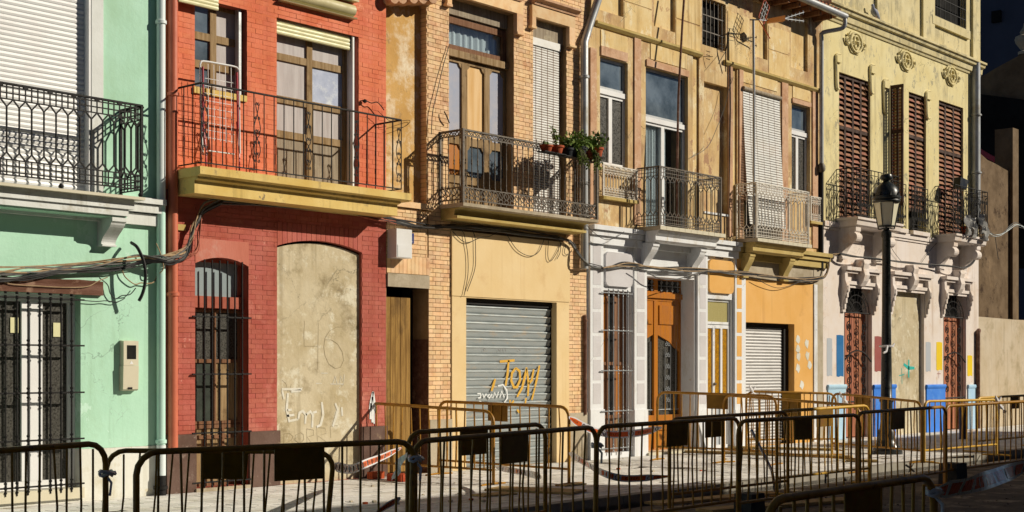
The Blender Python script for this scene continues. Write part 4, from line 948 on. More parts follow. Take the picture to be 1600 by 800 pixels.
nt4 = MB().box(X(1118), X(1129), -.02, .001, H(1123, 404), H(1123, 390.5)).build('number_tile', 'tile_blue', h4)
strokes(nt4, [[(1120, 392), (1120, 403)], [(1124, 392), (1122.5, 401), (1124, 403)], [(1127.5, 392), (1126, 401), (1127.5, 403)]], .02, -.023, 'number_white', 'number')
steps_cornice(h4, XD_, X(1149), [(.18, H(930, 352.5), H(930, 360)), (.13, H(930, 360.5), H(930, 368)), (.08, H(930, 368.5), H(930, 381))], 'white_lime')
steps_cornice(h4, X(1149) + .002, X(1290), [(.18, H(930, 352.5), H(930, 360)), (.13, H(930, 360.5), H(930, 368)), (.08, H(930, 368.5), H(930, 381))], 'olive_stone')
for (wa, wf, wr, z_, pp_, nm, rail, ta, tb_) in ((993, 1031, 1133, zA, pA, 'white_lime', 'iron_old', 1031, 1126), (1150, 1183, 1268, zB, pB, 'olive_stone', 'iron_pale', 1183, 1263)):
    xa, xb = X(wa), X(wr, -pp_)
    bal4 = MB().box(xa, xb, -pp_, -.0, z_ - .075, z_).build('balcony', 'stone_grey', h4)
    n = 11
    for i in range(n): MB().box(xa + (xb-xa)*i/n + .004, xa + (xb-xa)*(i+1)/n - .004, -pp_ - .014, -pp_ - .0005, z_ - .072, z_ - .003).build('edge_tile', 'meter_beige', bal4)
    MB().prism([(-.19, z_ - .076), (-pp_ + .06, z_ - .076), (-pp_ + .08, z_ - .13), (-pp_ + .13, z_ - .17), (-pp_ + .13, z_ - .25), (-pp_ + .17, z_ - .28), (-.19, z_ - .28)], 'x', xa + .05, xb - .1).build('slab_moulding', nm, bal4)
    yr = -pp_ + .03
    lattice_rail(bal4, [(xa + .02, 0), (xa + .02, yr), (X(tb_, yr), yr), (X(tb_, yr), 0)], H(ta, 260 if wa == 993 else 285.5, yr), z_ + .03, .135, rail, .0095, .065, .085)
    zc2 = z_ - .285
    for e in (xa + .10, xb - .50): corbel(h4, e, e + .2, zc2, zc2 - .50, pp_ - .22, .09, nm)
for a, b, za_, zb2 in ((937.5, 990, 256, 306), (1262, 1279, 306, 345)):
    bn = MB().box(X(a) - .02, X(b) + .02, -.10, -.0, H(a, zb2) - .06, H(a, zb2) - .002).build('balconet', 'olive_stone', h4)
    lattice_rail(bn, [(X(a), -.07), (X(b), -.07)], H(a, za_, -.07), H(a, zb2, -.07) + .02, .085, 'iron_pale', .008, .045, .05)
# barred window
MB().box(gwn[0], gwn[1], .2, .3, gwn[2], gwn[3]).build('window', 'glass_dark', h4)
wf_ = grid_frame('window_shutter', h4, gwn[0], gwn[1], gwn[2], gwn[3], .13, .05, .05, [.35, .62], [.22, .55], 'wood_brown', {'*': 'wood_brown', (1, 1): 'glass_dark', (1, 2): 'glass_dark', (2, 0): 'wood_old', (0, 2): 'wood_honey', (2, 1): 'wood_honey'}, mull=.06)
grille(h4, [X(p, -.09) for p in (951, 958.5, 966, 973.5, 981)], [H(962, p, -.09) for p in (458, 516.5, 579, 642, 700)], X(940, -.09), X(988, -.09), H(962, 455, -.09), H(962, 704, -.09), -.09, .011, 'iron_silver', knob_r=1.7)
# carved front door
yd = .31; zdt = H(1010, 465, yd)
dd = grid_frame('front_door', h4, dr4[0], dr4[1], 0.02, zdt, yd, .05, .07, [.47], [.16], 'wood_honey', {'*': 'wood_honey', (0, 1): None, (1, 1): None}, mull=.12)
MB().box(dr4[0], dr4[1], yd - .04, yd + .05, zdt + .002, zdt + .10).build('door_rail', 'wood_honey', h4)
tf = grid_frame('transom_light', h4, dr4[0], dr4[1], zdt + .102, dr4[3], yd, .03, .06, [.47], [], 'wood_honey', 'glass_dark', mull=.12)
mid = dr4[0] + (dr4[1]-dr4[0])*.47; zlo = H(1030, 650, yd); zup = zdt - 1.12
for a, b, s in ((dr4[0] + .05, mid - .06, -1), (mid + .06, dr4[1] - .05, 1)):
    MB().box(a, b, yd + .05, yd + .06, zlo + .0, zup + .5).build('door_pane', 'glass_dust_glint', dd)  # pale specks of the pane colour stand in for bright reflections
    MB().box(a, b, yd + .0, yd + .045, zlo - .14, zlo + .02).build('lock_rail', 'wood_honey', dd)
    MB().box(a + .05, b - .05, yd - .004, yd + .02, .5, zlo - .22).build('raised_panel', 'wood_honey', dd)
    MB().box(a, b, yd + .02, yd + .045, .42, zlo - .141).build('lower_panel', 'wood_honey', dd)
    hi, lo = (zup + .42, zup + .10)
    pr = [(a, zdt - .05), (b, zdt - .05)] + ([(b, lo), (a + (b-a)*.5, lo + .2), (a, hi)] if s > 0 else [(b, hi), (a + (b-a)*.5, lo + .2), (a, lo)])
    MB().prism(pr, 'y', yd + .012, yd + .045).build('door_panel', 'wood_honey', dd)
    MB().box(a + .05, b - .05, yd - .012, yd + .011, zup + .62, zdt - .13).build('raised_panel', 'wood_honey', dd)
    sgr = MB()
    for i in range(4): sgr.tube([(a + (b-a)*(i+.5)/4, yd + .03, zlo + .1), (a + (b-a)*(i+.5)/4, yd + .02, zup + .1 + .06*i)], .012, 5)
    for i in range(6):
        for e in (-1, 1): sgr.tube(spiral(((a+b)/2 + e*.05, yd + .03, zlo + .3 + .22*i), .05, 1.2, math.pi/2, e, 8), .009, 4)
    sgr.tube([(a, yd + .03, zlo + .12), (b, yd + .03, zlo + .12)], .012, 5)
    sgr.build('door_ironwork', 'iron_silver', dd, True)
tg = MB()
for a, b in ((dr4[0] + .04, mid - .07), (mid + .07, dr4[1] - .04)):
    zz = (zdt + .102 + dr4[3]) / 2; hh = (dr4[3] - zdt - .1) / 2
    for i in range(4):
        xx = a + (b-a)*(i+.5)/4; tg.tube([(xx, yd - .015, zz - hh + .03), (xx, yd - .015, zz + hh - .03)], .007, 4)
        for e in (-1, 1): tg.tube(spiral((xx, yd - .015, zz + e*hh*.4), .045, 1.1, 0, e, 8), .006, 4)
    tg.tube([(a, yd - .015, zz), (b, yd - .015, zz)], .007, 4)
tg.build('transom_ironwork', 'iron_silver', tf, True)
Bx('door_step', 'meter_beige', h4, dr4[0] - .05, dr4[1] + .05, -.12, .31, -.0, .05)
# narrow door with amber glass
yn = .05
nf = grid_frame('side_door', h4, nd[0], nd[1], .02, H(1104, 507, yn), yn, .07, .05, [.36, .66], [.40], 'white_lime', {'*': 'glass_amber', (0, 0): 'white_pvc', (1, 0): 'swatch_grey', (2, 0): 'white_pvc'}, mull=.07)
grid_frame('fanlight', h4, nd[0], nd[1], H(1104, 506, yn), nd[3], yn, .05, .05, [], [], 'white_lime', 'glass_olive')
MB().lathe([(.01, -.03), (.045, -.01), (.045, .01), (.01, .03)], (X(1117, .03), .04, H(1117, 600, .04)), 8).build('knocker', 'iron_old', nf, True)
# small garage shutter
yq = .19; xs1 = X(1221.5, yq)
s4 = MB().box(gg[0], xs1 + .1, yq + .012, yq + .05, 0, gg[3]).build('garage_shutter', 'slat_grey', h4)
slats(s4, gg[0] + .01, xs1, .02, H(1163, 512, yq), yq + .01, .066, 'slat_grey', True, dep=.018)
MB().box(gg[0], gg[1], yq - .04, yq + .01, H(1163, 511, yq), gg[3]).build('shutter_box', 'iron', s4)
MB().box(xs1 + .005, gg[1], yq - .05, yq + .01, 0, H(1163, 511.5, yq)).build('shutter_rail', 'iron', s4)
bt = MB()
for a, b, wd in ((1247, 530, 9), (1247, 545, 9), (1248, 557, 8), (1247, 575, 8), (1261, 537, 9), (1262, 556, 10), (1265, 570, 8), (1253, 601, 9)):
    c_ = P(a, b, -.008); n_ = 9
    bt.prism([(c_.x + (.085 + .02*math.sin(k*2.3 + a)) * math.cos(k*2*math.pi/n_), c_.z + (.095 + .025*math.cos(k*3.1 + b)) * math.sin(k*2*math.pi/n_)) for k in range(n_)], 'y', -.008, -.0045)
bt.build('white_paint_patch', 'stucco_pale' if 'stucco_pale' in MATS else 'cream_dado', h4)
# ================================================================== cream house
XF = X(1529); XE_ = XE + .003
h5 = thing('cream_house', 'cream house with brown louvred shutters, oval wall medallions and wrought balconies', 'house', ((XE+XF)/2, 0, 0))
p5 = depth_of(1306, 1341); p6 = depth_of(1460, 1494.5); z5 = H(1341, 338, -p5); z6 = z5
zk5 = H(1330, 22); ztop5 = zk5 + 3.2; zsp5 = z5 - .12
D1 = (X(1311), X(1360), z5, H(1311, 112)); D2 = (X(1391), X(1411), z5, H(1391, 133)); D3 = (X(1420), X(1447), z5, H(1420, 143)); D4 = (X(1467), X(1505), z5, H(1467, 156))
A5 = (X(1456), X(1511), H(1456, 24), ztop5 - .3)
grid_wall(XE_, XF, zsp5, zk5, [D1, D2, D3, D4], 0, .4).build('wall', 'cream', h5)
grid_wall(XE_, XF, zk5 + .002, ztop5, [A5], .02, .4).build('attic_wall', 'cream_weathered', h5)
B1_ = (X(1319), X(1362.5), .0, H(1325, 446)); B2_ = (X(1393), X(1444), 0, H(1400, 452)); B3_ = (X(1474), X(1509.5), 0, H(1480, 458))
grid_wall(XE_, XF, -.02, zsp5 - .002, [B1_, B2_, B3_], 0, .4).build('ground_floor_wall', 'pink_white', h5)
interior(h5, XE, XF, -.02, ztop5, .46); roof(h5, XE, XF, ztop5, -.2)
MB().prism([(.02, zk5 - .34), (-.03, zk5 - .33), (-.05, zk5 - .27), (-.08, zk5 - .26), (-.10, zk5 - .12), (-.16, zk5 - .10), (-.18, zk5 - .03), (-.22, zk5 - .02), (-.22, zk5 + .03), (.02, zk5 + .06)], 'x', XE_, XF + .05).build('cornice', 'cream_weathered', h5)
for a, b, t in ((1368, 1387, 0), (1440, 1458, 0), (1518, 1529, 0)): MB().box(X(a), X(b), -.05, .022, zk5 + .07, ztop5 - .05).build('pilaster', 'cream_weathered', h5)
MB().box(A5[0] - .08, A5[1] + .08, -.06, .1, A5[2] - .22, A5[2] - .003).build('window_sill', 'cream_weathered', h5)
ao = MB().box(A5[0], A5[1], .2, .25, A5[2], A5[3]).build('attic_window_shade_sheet', 'painted_shade', h5)  # black sheet painting the unlit inside of the attic window
grille(h5, [A5[0] + (A5[1]-A5[0])*(i+.5)/14 for i in range(14)], [A5[2] + .05, A5[2] + .28, A5[2] + .55], A5[0], A5[1], A5[2] + 1.2, A5[2], .03, .010, 'iron', False, 'attic_grille')
def louvre_leaf(x0, x1, z0, z1, y, cols, split=.62, turn=None):
    fr = MB(); f = .085; w_ = (x1 - x0) / cols
    zr = z0 + (z1 - z0) * split
    for i in range(cols + 1): fr.box(x0 + w_*i - f/2 + (f/2 if i == 0 else 0), x0 + w_*i + f/2 - (f/2 if i == cols else 0), y, y + .045, z0, z1)
    for z in (z0, zr, z1 - .08): fr.box(x0 + .001, x1 - .001, y + .003, y + .042, z + .0, z + .08)
    o = fr.build('shutter', 'louvre_frame', h5)
    m_ = MB().prism([(-.004, 0), (.035, .074), (.043, .074), (.006, 0)], 'x', 0, w_ - f).mesh('slat'); m_.materials.append(MATS['louvre'])
    for i in range(cols):
        for a, b in ((z0 + .08, zr), (zr + .08, z1 - .08)):
            n = int((b - a) / .112)
            for k in range(n): place_mesh('slat', m_, o, (x0 + w_*i + f/2, y + .0, a + (b-a)*k/n))
    return o
louvre_leaf(D1[0], D1[1], D1[2], D1[3], .05, 4); louvre_leaf(D3[0], D3[1], D3[2] + .5, D3[3], .05, 2); louvre_leaf(D4[0], D4[1], D4[2], D4[3], .05, 3)
for d_ in (D1, D2, D3, D4): MB().box(d_[0], d_[1], .22, .26, d_[2], d_[3]).build('opening_shade_sheet', 'painted_shade', h5)  # black sheets painting the shade behind the louvres
# leaf standing open at right angles to the wall
lp = depth_of(1391, 1409); fr = MB(); xx = D2[0]; zz0, zz1 = D2[2] + .5, D2[3] - .02
for yy_ in (-.02, -lp/2 - .03, -lp): fr.box(xx - .045, xx, yy_ - .05, yy_, zz0, zz1)
for z in (zz0, zz0 + (zz1-zz0)*.6, zz1 - .08): fr.box(xx - .042, xx - .003, -lp - .05, -.021, z, z + .08)
ol = fr.build('open_shutter', 'louvre_frame', h5)
m_ = MB().prism([(-.040, 0), (-.010, .05), (-.003, .05), (-.033, 0)], 'y', -(lp/2 - .03), 0).mesh('slat'); m_.materials.append(MATS['louvre'])
for yy_ in (-.07, -lp/2 - .08 + .03):
    for a, b in ((zz0 + .08, zz0 + (zz1-zz0)*.6), (zz0 + (zz1-zz0)*.6 + .08, zz1 - .08)):
        n = int((b-a)/.075)
        for k in range(n): place_mesh('slat', m_, ol, (xx, yy_, a + (b-a)*k/n))
# medallions
for px_, py_ in ((1335, 67), (1414, 95), (1485, 119)):
    c_ = P(px_, py_); md = MB()
    def oval(rx, rz, y0, y1, lob=0):
        md.prism([(c_.x + rx*(1 + lob*math.cos(6*a))*math.cos(a), c_.z + rz*(1 + lob*math.cos(6*a))*math.sin(a)) for a in [k*math.pi/12 for k in range(24)]], 'y', y0, y1)
    oval(.36, .27, -.03, .001, .06)
    md.tube([(c_.x + .27*math.cos(a), -.045, c_.z + .22*math.sin(a)) for a in [k*math.pi/10 for k in range(20)]], .03, 6, True)
    md.tube([(c_.x + .12*math.cos(a), -.05, c_.z + .15*math.sin(a)) for a in [k*math.pi/8 for k in range(16)]], .025, 6, True)
    for s in (-1, 1):
        md.tube(spiral((c_.x + s*.40, -.04, c_.z), .13, 1.2, math.pi/2, s), .03, 5); md.tube(spiral((c_.x + s*.17, -.045, c_.z - .02), .07, 1.2, 0, s), .02, 5)
        md.prism([(c_.x + s*.34, c_.z + .1), (c_.x + s*.55, c_.z + .02), (c_.x + s*.52, c_.z - .06), (c_.x + s*.34, c_.z - .12)], 'y', -.028, .001)
    md.lathe([(.0, -.05), (.06, -.03), (.08, 0), (.06, .03), (.0, .05)], (c_.x, -.05, c_.z), 8)
    md.build('medallion', 'cream', h5, True)
for px_, py_, hgt in ((1306.5, 85, 52), (1360, 102, 42), (1381, 125, 50), (1447.5, 143, 40)):
    b = MB(); b.tube(smooth_path([P(px_ + 6, py_, -.03), P(px_, py_ + 2, -.03), P(px_, py_ + hgt*.5, -.03), P(px_ + 1, py_ + hgt, -.03), P(px_ + 5, py_ + hgt + 2, -.03)], 3), .032, 5)
    b.box(X(px_ - 1), X(px_ + 6), -.05, .001, H(px_, py_ + 12), H(px_, py_)); b.build('label_moulding', 'cream', h5)
# balconies
for (pw, pfr, pend, pp_, rails) in ((1306, 1341, 1412, p5, 1404), (1460, 1494.5, 1545, p6, 1543)):
    xa, xb = X(pw), X(pend, -pp_)
    b5 = MB().prism([(0, z5), (-pp_, z5), (-pp_, z5 - .05), (-pp_ + .03, z5 - .06), (0, z5 - .06)], 'x', xa, xb).build('balcony', 'pink_white', h5)
    MB().prism([(0, z5 - .061), (-pp_ + .04, z5 - .061), (-pp_ + .06, z5 - .17), (-pp_ + .10, z5 - .20), (0, z5 - .20)], 'x', xa + .04, xb - .04).build('slab_moulding', 'pink_white', b5)
    yr = -pp_ + .05; x0 = xa + .03; x1 = X(rails, yr)
    wrought_rail(b5, [(x0, 0), (x0, yr), (x1, yr), (x1, 0)], H(pfr, 262 if pw == 1306 else 289, yr), z5 + .01, 'iron')
    for e in (xa + .12, xb - .48): corbel(h5, e, e + .24, z5 - .202, z5 - .92, pp_ - .12, .08, 'pink_white', volute=True)
for a, b in ((1394, 1412), (1421, 1446)):
    bn = MB().box(X(a) - .02, X(b) + .02, -.12, -.0, z5 - .1, z5 - .002).build('balconet', 'pink_white', h5)
    wrought_rail(bn, [(X(a), -.06), (X(b), -.06)], H(a, 284 if a < 1400 else 290, -.06), z5 + .02, 'iron')
steps_cornice(h5, XE_, XF, [(.06, zsp5 + .02, zsp5 - .10), (.03, zsp5 - .105, zsp5 - .16)], 'pink_white', 'string_course', .0)
# ground-floor openings with hoods, consoles and keystones
M('shutter_red', '#C67C55', '#A9633F', 5, .7, .3, 40, grain=(6, 6, .3), rnd=.15)
for q, o in enumerate((B1_, B2_, B3_)):
    x0, x1, _, zt = o
    hd = MB(); hd.box(x0 - .16, x1 + .20, -.17, .0, zt + .34, zt + .42); hd.box(x0 - .13, x1 + .17, -.11, .0, zt + .28, zt + .338); hd.box(x0 - .02, x1 + .05, -.09, .0, zt + .02, zt + .10); hd.box(x0 - .0, x1 + .03, -.05, .0, zt - .05, zt + .018)
    hd.build('hood', 'pink_white', h5)
    for e in (x0 - .15, x1 + .02):
        pr = [(.0, zt + .278), (-.10, zt + .278), (-.11, zt + .1), (-.15, zt - .0), (-.16, zt - .1), (-.11, zt - .25), (-.05, zt - .42), (-.05, zt - .62), (0, zt - .62)]
        c5 = MB().prism(pr, 'x', e, e + .13).build('console', 'pink_white', h5)
        ch = MB()
        for k in range(4): ch.box(e + .03, e + .10, -.17 + .03*k, -.02, zt - .155 - .13*k, zt - .02 - .13*k)
        ch.build('console_carving', 'pink_white', c5)
    xm = (x0 + x1) / 2
    ks = MB().prism([(0, zt + .62), (-.20, zt + .62), (-.23, zt + .52), (-.20, zt + .40), (-.24, zt + .25), (-.20, zt + .12), (-.12, zt + .0), (0, zt - .0)], 'x', xm - .13, xm + .11).build('keystone', 'pink_white', h5)
    MB().prism([(-.12 + .08*math.cos(a), zt + .5 + .08*math.sin(a)) for a in [k*math.pi/6 for k in range(12)]], 'x', xm - .155, xm + .135).build('keystone_scroll', 'pink_white', ks)
    if q == 1:
        MB().box(x0, x1, .10, .2, 0, zt).build('walled_up_doorway', 'old_infill', h5); continue
    MB().box(x0, x1, .26, .3, 0, zt).build('opening_shade_sheet', 'painted_shade', h5)  # black sheet painting the shade behind the grille and shutter
    zf_ = zt - .62
    sd = MB().box(x0, x1, .20, .22, .02, zf_).build('wooden_shutter', 'shutter_red', h5); n = 9
    for k in range(n): MB().box(x0 + (x1-x0)*k/n + .006, x0 + (x1-x0)*(k+1)/n - .006, .17 + .012*(k % 2), .199, .03, zf_ - .01).build('slat', 'shutter_red', sd)
    g5_ = MB(); yg_ = .05
    g5_.tube([(x0, yg_, zf_), (x1, yg_, zf_)], .016, 5); g5_.tube([(x0, yg_, .85), (x1, yg_, .85)], .02, 5)
    for rr_ in (.46, .36, .22): g5_.tube([(xm + (x1-x0)*rr_*math.cos(a), yg_, zf_ + (zt - zf_)*1.9*rr_*math.sin(a)) for a in [k*math.pi/12 for k in range(13)]], .010, 4)
    for k in range(1, 9): g5_.tube([(xm, yg_, zf_), (xm + (x1-x0)*.44*math.cos(k*math.pi/9), yg_, zf_ + (zt-zf_)*.86*math.sin(k*math.pi/9))], .007, 4)
    for k in range(7):
        for s in (-1, 1): g5_.tube(spiral((xm + s*(x1-x0)*.26, yg_, 1.1 + (zf_-1.3)*k/6.5), .13, 1.5, math.pi/2, s*(1 if k % 2 else -1)), .012, 4)
        g5_.tube(spiral((xm, yg_, 1.2 + (zf_-1.3)*k/6.5), .08, 1.3, 0, 1), .008, 4)
    for s in (-1, 1): g5_.tube(smooth_path([(xm, yg_ - .03, 2.05), (xm + s*(x1-x0)*.25, yg_ - .03, 1.98), (xm + s*(x1-x0)*.5, yg_ - .03, 1.78)], 3), .018, 4)
    go5 = g5_.build('door_grille', 'iron', h5, True)
    for k in range(6): Tb('bar', 'iron', go5, [(x0 + (x1-x0)*(k+.5)/6, yg_, .05), (x0 + (x1-x0)*(k+.5)/6, yg_, zf_)], .008, 5)
# painted plinths, paint tests, spray marks
for a, b, mt in ((1292.5, 1320, 'sky_blue_paint'), (1364, 1398, 'blue_paint'), (1446.5, 1475.5, 'blue_paint'), (1511.5, 1527.5, 'sky_blue_paint')):
    zz = H(a, 601)
    q = MB().box(X(a), X(b), -.03, .001, 0, zz - .10).build('plinth', mt, h5); MB().prism([(0, zz - .099), (-.04, zz - .099), (-.055, zz - .06), (-.055, zz - .03), (-.04, zz), (0, zz)], 'x', X(a) - .008, X(b) + .012).build('plinth_cap', mt, q)
def swatch(a, b, ya, yb_, mat):
    x0, x1 = X(a), X(b); z0, z1 = H(a, yb_), H(a, ya); n = 5; e = .015
    MB().prism([(x0, z0 + e), (x0 + (x1-x0)*.3, z0), (x0 + (x1-x0)*.6, z0 + e*1.5), (x1, z0 + e*.5), (x1 + .006, (z0+z1)/2), (x1, z1 - e), (x0 + (x1-x0)*.5, z1), (x0, z1 - e*.5), (x0 - .005, (z0+z1)/2)], 'y', -.004, .0005).build('paint_swatch', mat, h5)
for s in ((1292, 1300, 528, 588, 'swatch_grey'), (1307, 1318, 523, 589, 'swatch_blue'), (1366.5, 1377, 525, 581, 'swatch_maroon'), (1446.5, 1454, 534, 581, 'swatch_grey'), (1463, 1472, 534, 579, 'swatch_yellow'), (1511.5, 1519, 555, 588, 'swatch_yellow')): swatch(*s)
strokes(h5, [[(1420, 562), (1420, 590)], [(1412, 569), (1420, 575), (1429, 575)]], .09, .096, 'teal_spray', 'teal_cross'); strokes(h5, [[(1409, 575), (1409.5, 600)], [(1405, 587), (1413, 585)]], .03, .096, 'teal_spray', 'teal_cross')
strokes(h5, [[(1464, 584), (1470, 584)], [(1467, 580), (1467, 591)]], .02, -.003, 'swatch_maroon', 'red_cross')
pipe(h5, 1521.5, 1527.5, [H(1524, 350, -.1), H(1524, 96, -.1)], 'zinc_pipe', -.1, clips=(H(1524, 180, -.1), H(1524, 270, -.1)))
rp = X(1528, -.06); MB().tube(smooth_path([(rp, -.06, 0), (rp, -.06, H(1528, 530, -.06)), (rp + .02, -.06, H(1528, 520, -.06)), (rp + .15, -.02, H(1528, 516, -.06))], 3), .06, 8).build('rusty_pipe', 'lintel_wood', h5, True)

# ================================================================== walled lot, ruin and the tall building behind it
xl0 = XF + .01
lw = MB(); zlw = H(1560, 497)
lw.prism([(xl0, -.02), (60, -.02), (60, zlw - .02), (xl0 + 6, zlw + .03), (xl0 + 2.6, zlw - .01), (xl0, zlw + .01)], 'y', .05, .3)
lo_ = lw.build('lot_wall', 'lot_wall'); tag(lo_, 'low beige rendered wall closing the empty lot beside the cream house', 'wall')
ru = thing('ruined_building', 'ruined brown brick building with torn open side beyond the lot wall', 'ruin', (58, 6, 0))
xr = X(1585, 4.0)
b = MB(); pr = [(1.2, 0), (14, 0), (14, 9.8), (7.5, 10.2), (6.0, 9.4), (5.2, 10.6), (3.6, 10.9), (1.2, 9.6)]
def pz(px_, py_, xq_):                                   # point on the plane x = xq_
    dx, dy = ray(px_); t = xq_ / dx; return (-DIST + t * dy, EYE + (HY - py_) / F * t)
xq_ = 47.0
poly = [pz(1690, 700, xq_), pz(1500, 700, xq_), pz(1500, 240, xq_), pz(1530, 240, xq_), pz(1545, 252, xq_), pz(1562, 262, xq_), pz(1576, 268, xq_), pz(1590, 250, xq_), pz(1640, 240, xq_), pz(1690, 240, xq_)]
yr_ = 3.0
b.prism([(X(1480, yr_), 0), (X(1577, yr_), 0), (X(1577, yr_), H(1577, 268, yr_)), (X(1566, yr_), H(1566, 262, yr_)), (X(1556, yr_), H(1556, 256, yr_)), (X(1543, yr_), H(1543, 250, yr_)), (X(1532, yr_), H(1532, 240, yr_)), (X(1480, yr_), H(1480, 236, yr_))], 'y', yr_, yr_ + .5); b.build('broken_wall', 'ruin', ru)
MB().box(X(1577, yr_) + .002, X(1577, yr_) + .5, yr_ - .12, yr_ + .5, 0, H(1577, 200, yr_)).build('side_wall', 'ruin_dark', ru)
bb_ = []
random.seed(3)
for k in range(26):
    for j in range(9):
        if random.random() < .55:
            c_ = P(1532 + j*5.0 + (2.5 if k % 2 else 0), 268 + k*3.2, yr_)
            bb_.append([c_.x - .13, c_.x + .13, yr_ - .03 - random.random()*.05, yr_ + .02, c_.z - .04, c_.z + .04])
bricks_into(bb_, 'brick', 'ruin_brick', ru, 300)
xg = 49.5
MB().prism([pz(1690, 320, xg), pz(1480, 320, xg), pz(1480, 150, xg), pz(1530, 122, xg), pz(1560, 104, xg), pz(1598, 84, xg), pz(1690, 40, xg)], 'x', xg, xg + .4).build('gable_wall', 'ruin_dark', ru)
MB().prism([pz(1690, 420, xg), pz(1480, 420, xg), pz(1480, 142, xg), pz(1690, 168, xg)], 'x', xg - .3, xg - .1).build('interior_shade_sheet', 'painted_shade', ru)  # black sheet painting the deep shade inside the ruin
c_ = pz(1597, 84, xg)
MB().lathe([(.22, 0), (.22, .1), (.10, .16), (.30, .42), (.34, .55), (.30, .66), (.12, .74), (.16, .82), (.05, 1.0), (.02, 1.15)], (xg + .2, c_[0], c_[1]), 12).build('finial_vase', 'stone_grey', ru, True)
rd = MB().tube([(xq_ + .6,) + pz(1531, 236, xq_ + .6), (xq_ + .6,) + pz(1548, 246, xq_ + .6), (xq_ + .6,) + pz(1565, 255, xq_ + .6), (xq_ + .6,) + pz(1579, 262, xq_ + .6)], .12, 4).build('red_membrane', 'airer_red', ru)
tb = thing('tall_building', 'tall dark blue rendered blank gable rising behind the ruin', 'building', (70, 10, 0))
MB().box(66, 76, -1, 40, 0, 34).build('gable_wall', 'navy_render', tb)
ptv = pz(1557, 26, 65.9); MB().box(65.8, 66.0, ptv[0] - .22, ptv[0] + .22, ptv[1] - .28, ptv[1] + .28).build('vent', 'painted_shade', tb)
# houses across the street (behind the camera); their roofline shades the road
ohs = [(-14, 6, 10.6, 'pale'), (6, 17, 10.9, 'sand'), (17, 29.0, 10.75, 'cream'), (29.0, 41.5, 8.95, 'low'), (41.5, 50.5, 12.35, 'tall'), (50.5, 66, 10.9, 'long'), (66, 82, 10.9, 'end')]
for i, (a, b, hh, w_) in enumerate(ohs):
    oh = thing('terraced_house', w_ + ' rendered terraced house facing the ' + ['empty corner plot left of the mint house', 'mint and red houses', 'brick and stucco houses, with flat cornice', 'stucco house, with the lowest roof of its row', 'cream house, with the highest roof of its row', 'empty lot and ruin', 'tall dark gable'][i], 'house', ((a+b)/2, -18, 0), 'houses across the street')
    ops = []; n = max(2, int((b - a) / 3))
    for k in range(n):
        xc_ = a + (b - a) * (k + .5) / n
        for z in (1.0, 4.6, 7.2)[:3 if hh > 9.5 else 2]: ops.append((xc_ - .5, xc_ + .5, z, z + 1.9))
    grid_wall(a + .002, b, -.13, hh, [], -25, -17.8).build('wall', 'opposite_wall', oh)
    for o in ops: MB().box(o[0], o[1], -17.8, -17.77, o[2], o[3]).build('window', 'louvre_frame', oh)
    MB().prism([(-25, hh + .001), (-17.45, hh + .001), (-17.45, hh + .06), (-25, hh + .08)], 'x', a + .002, b).build('roof', 'roof_tile', oh)
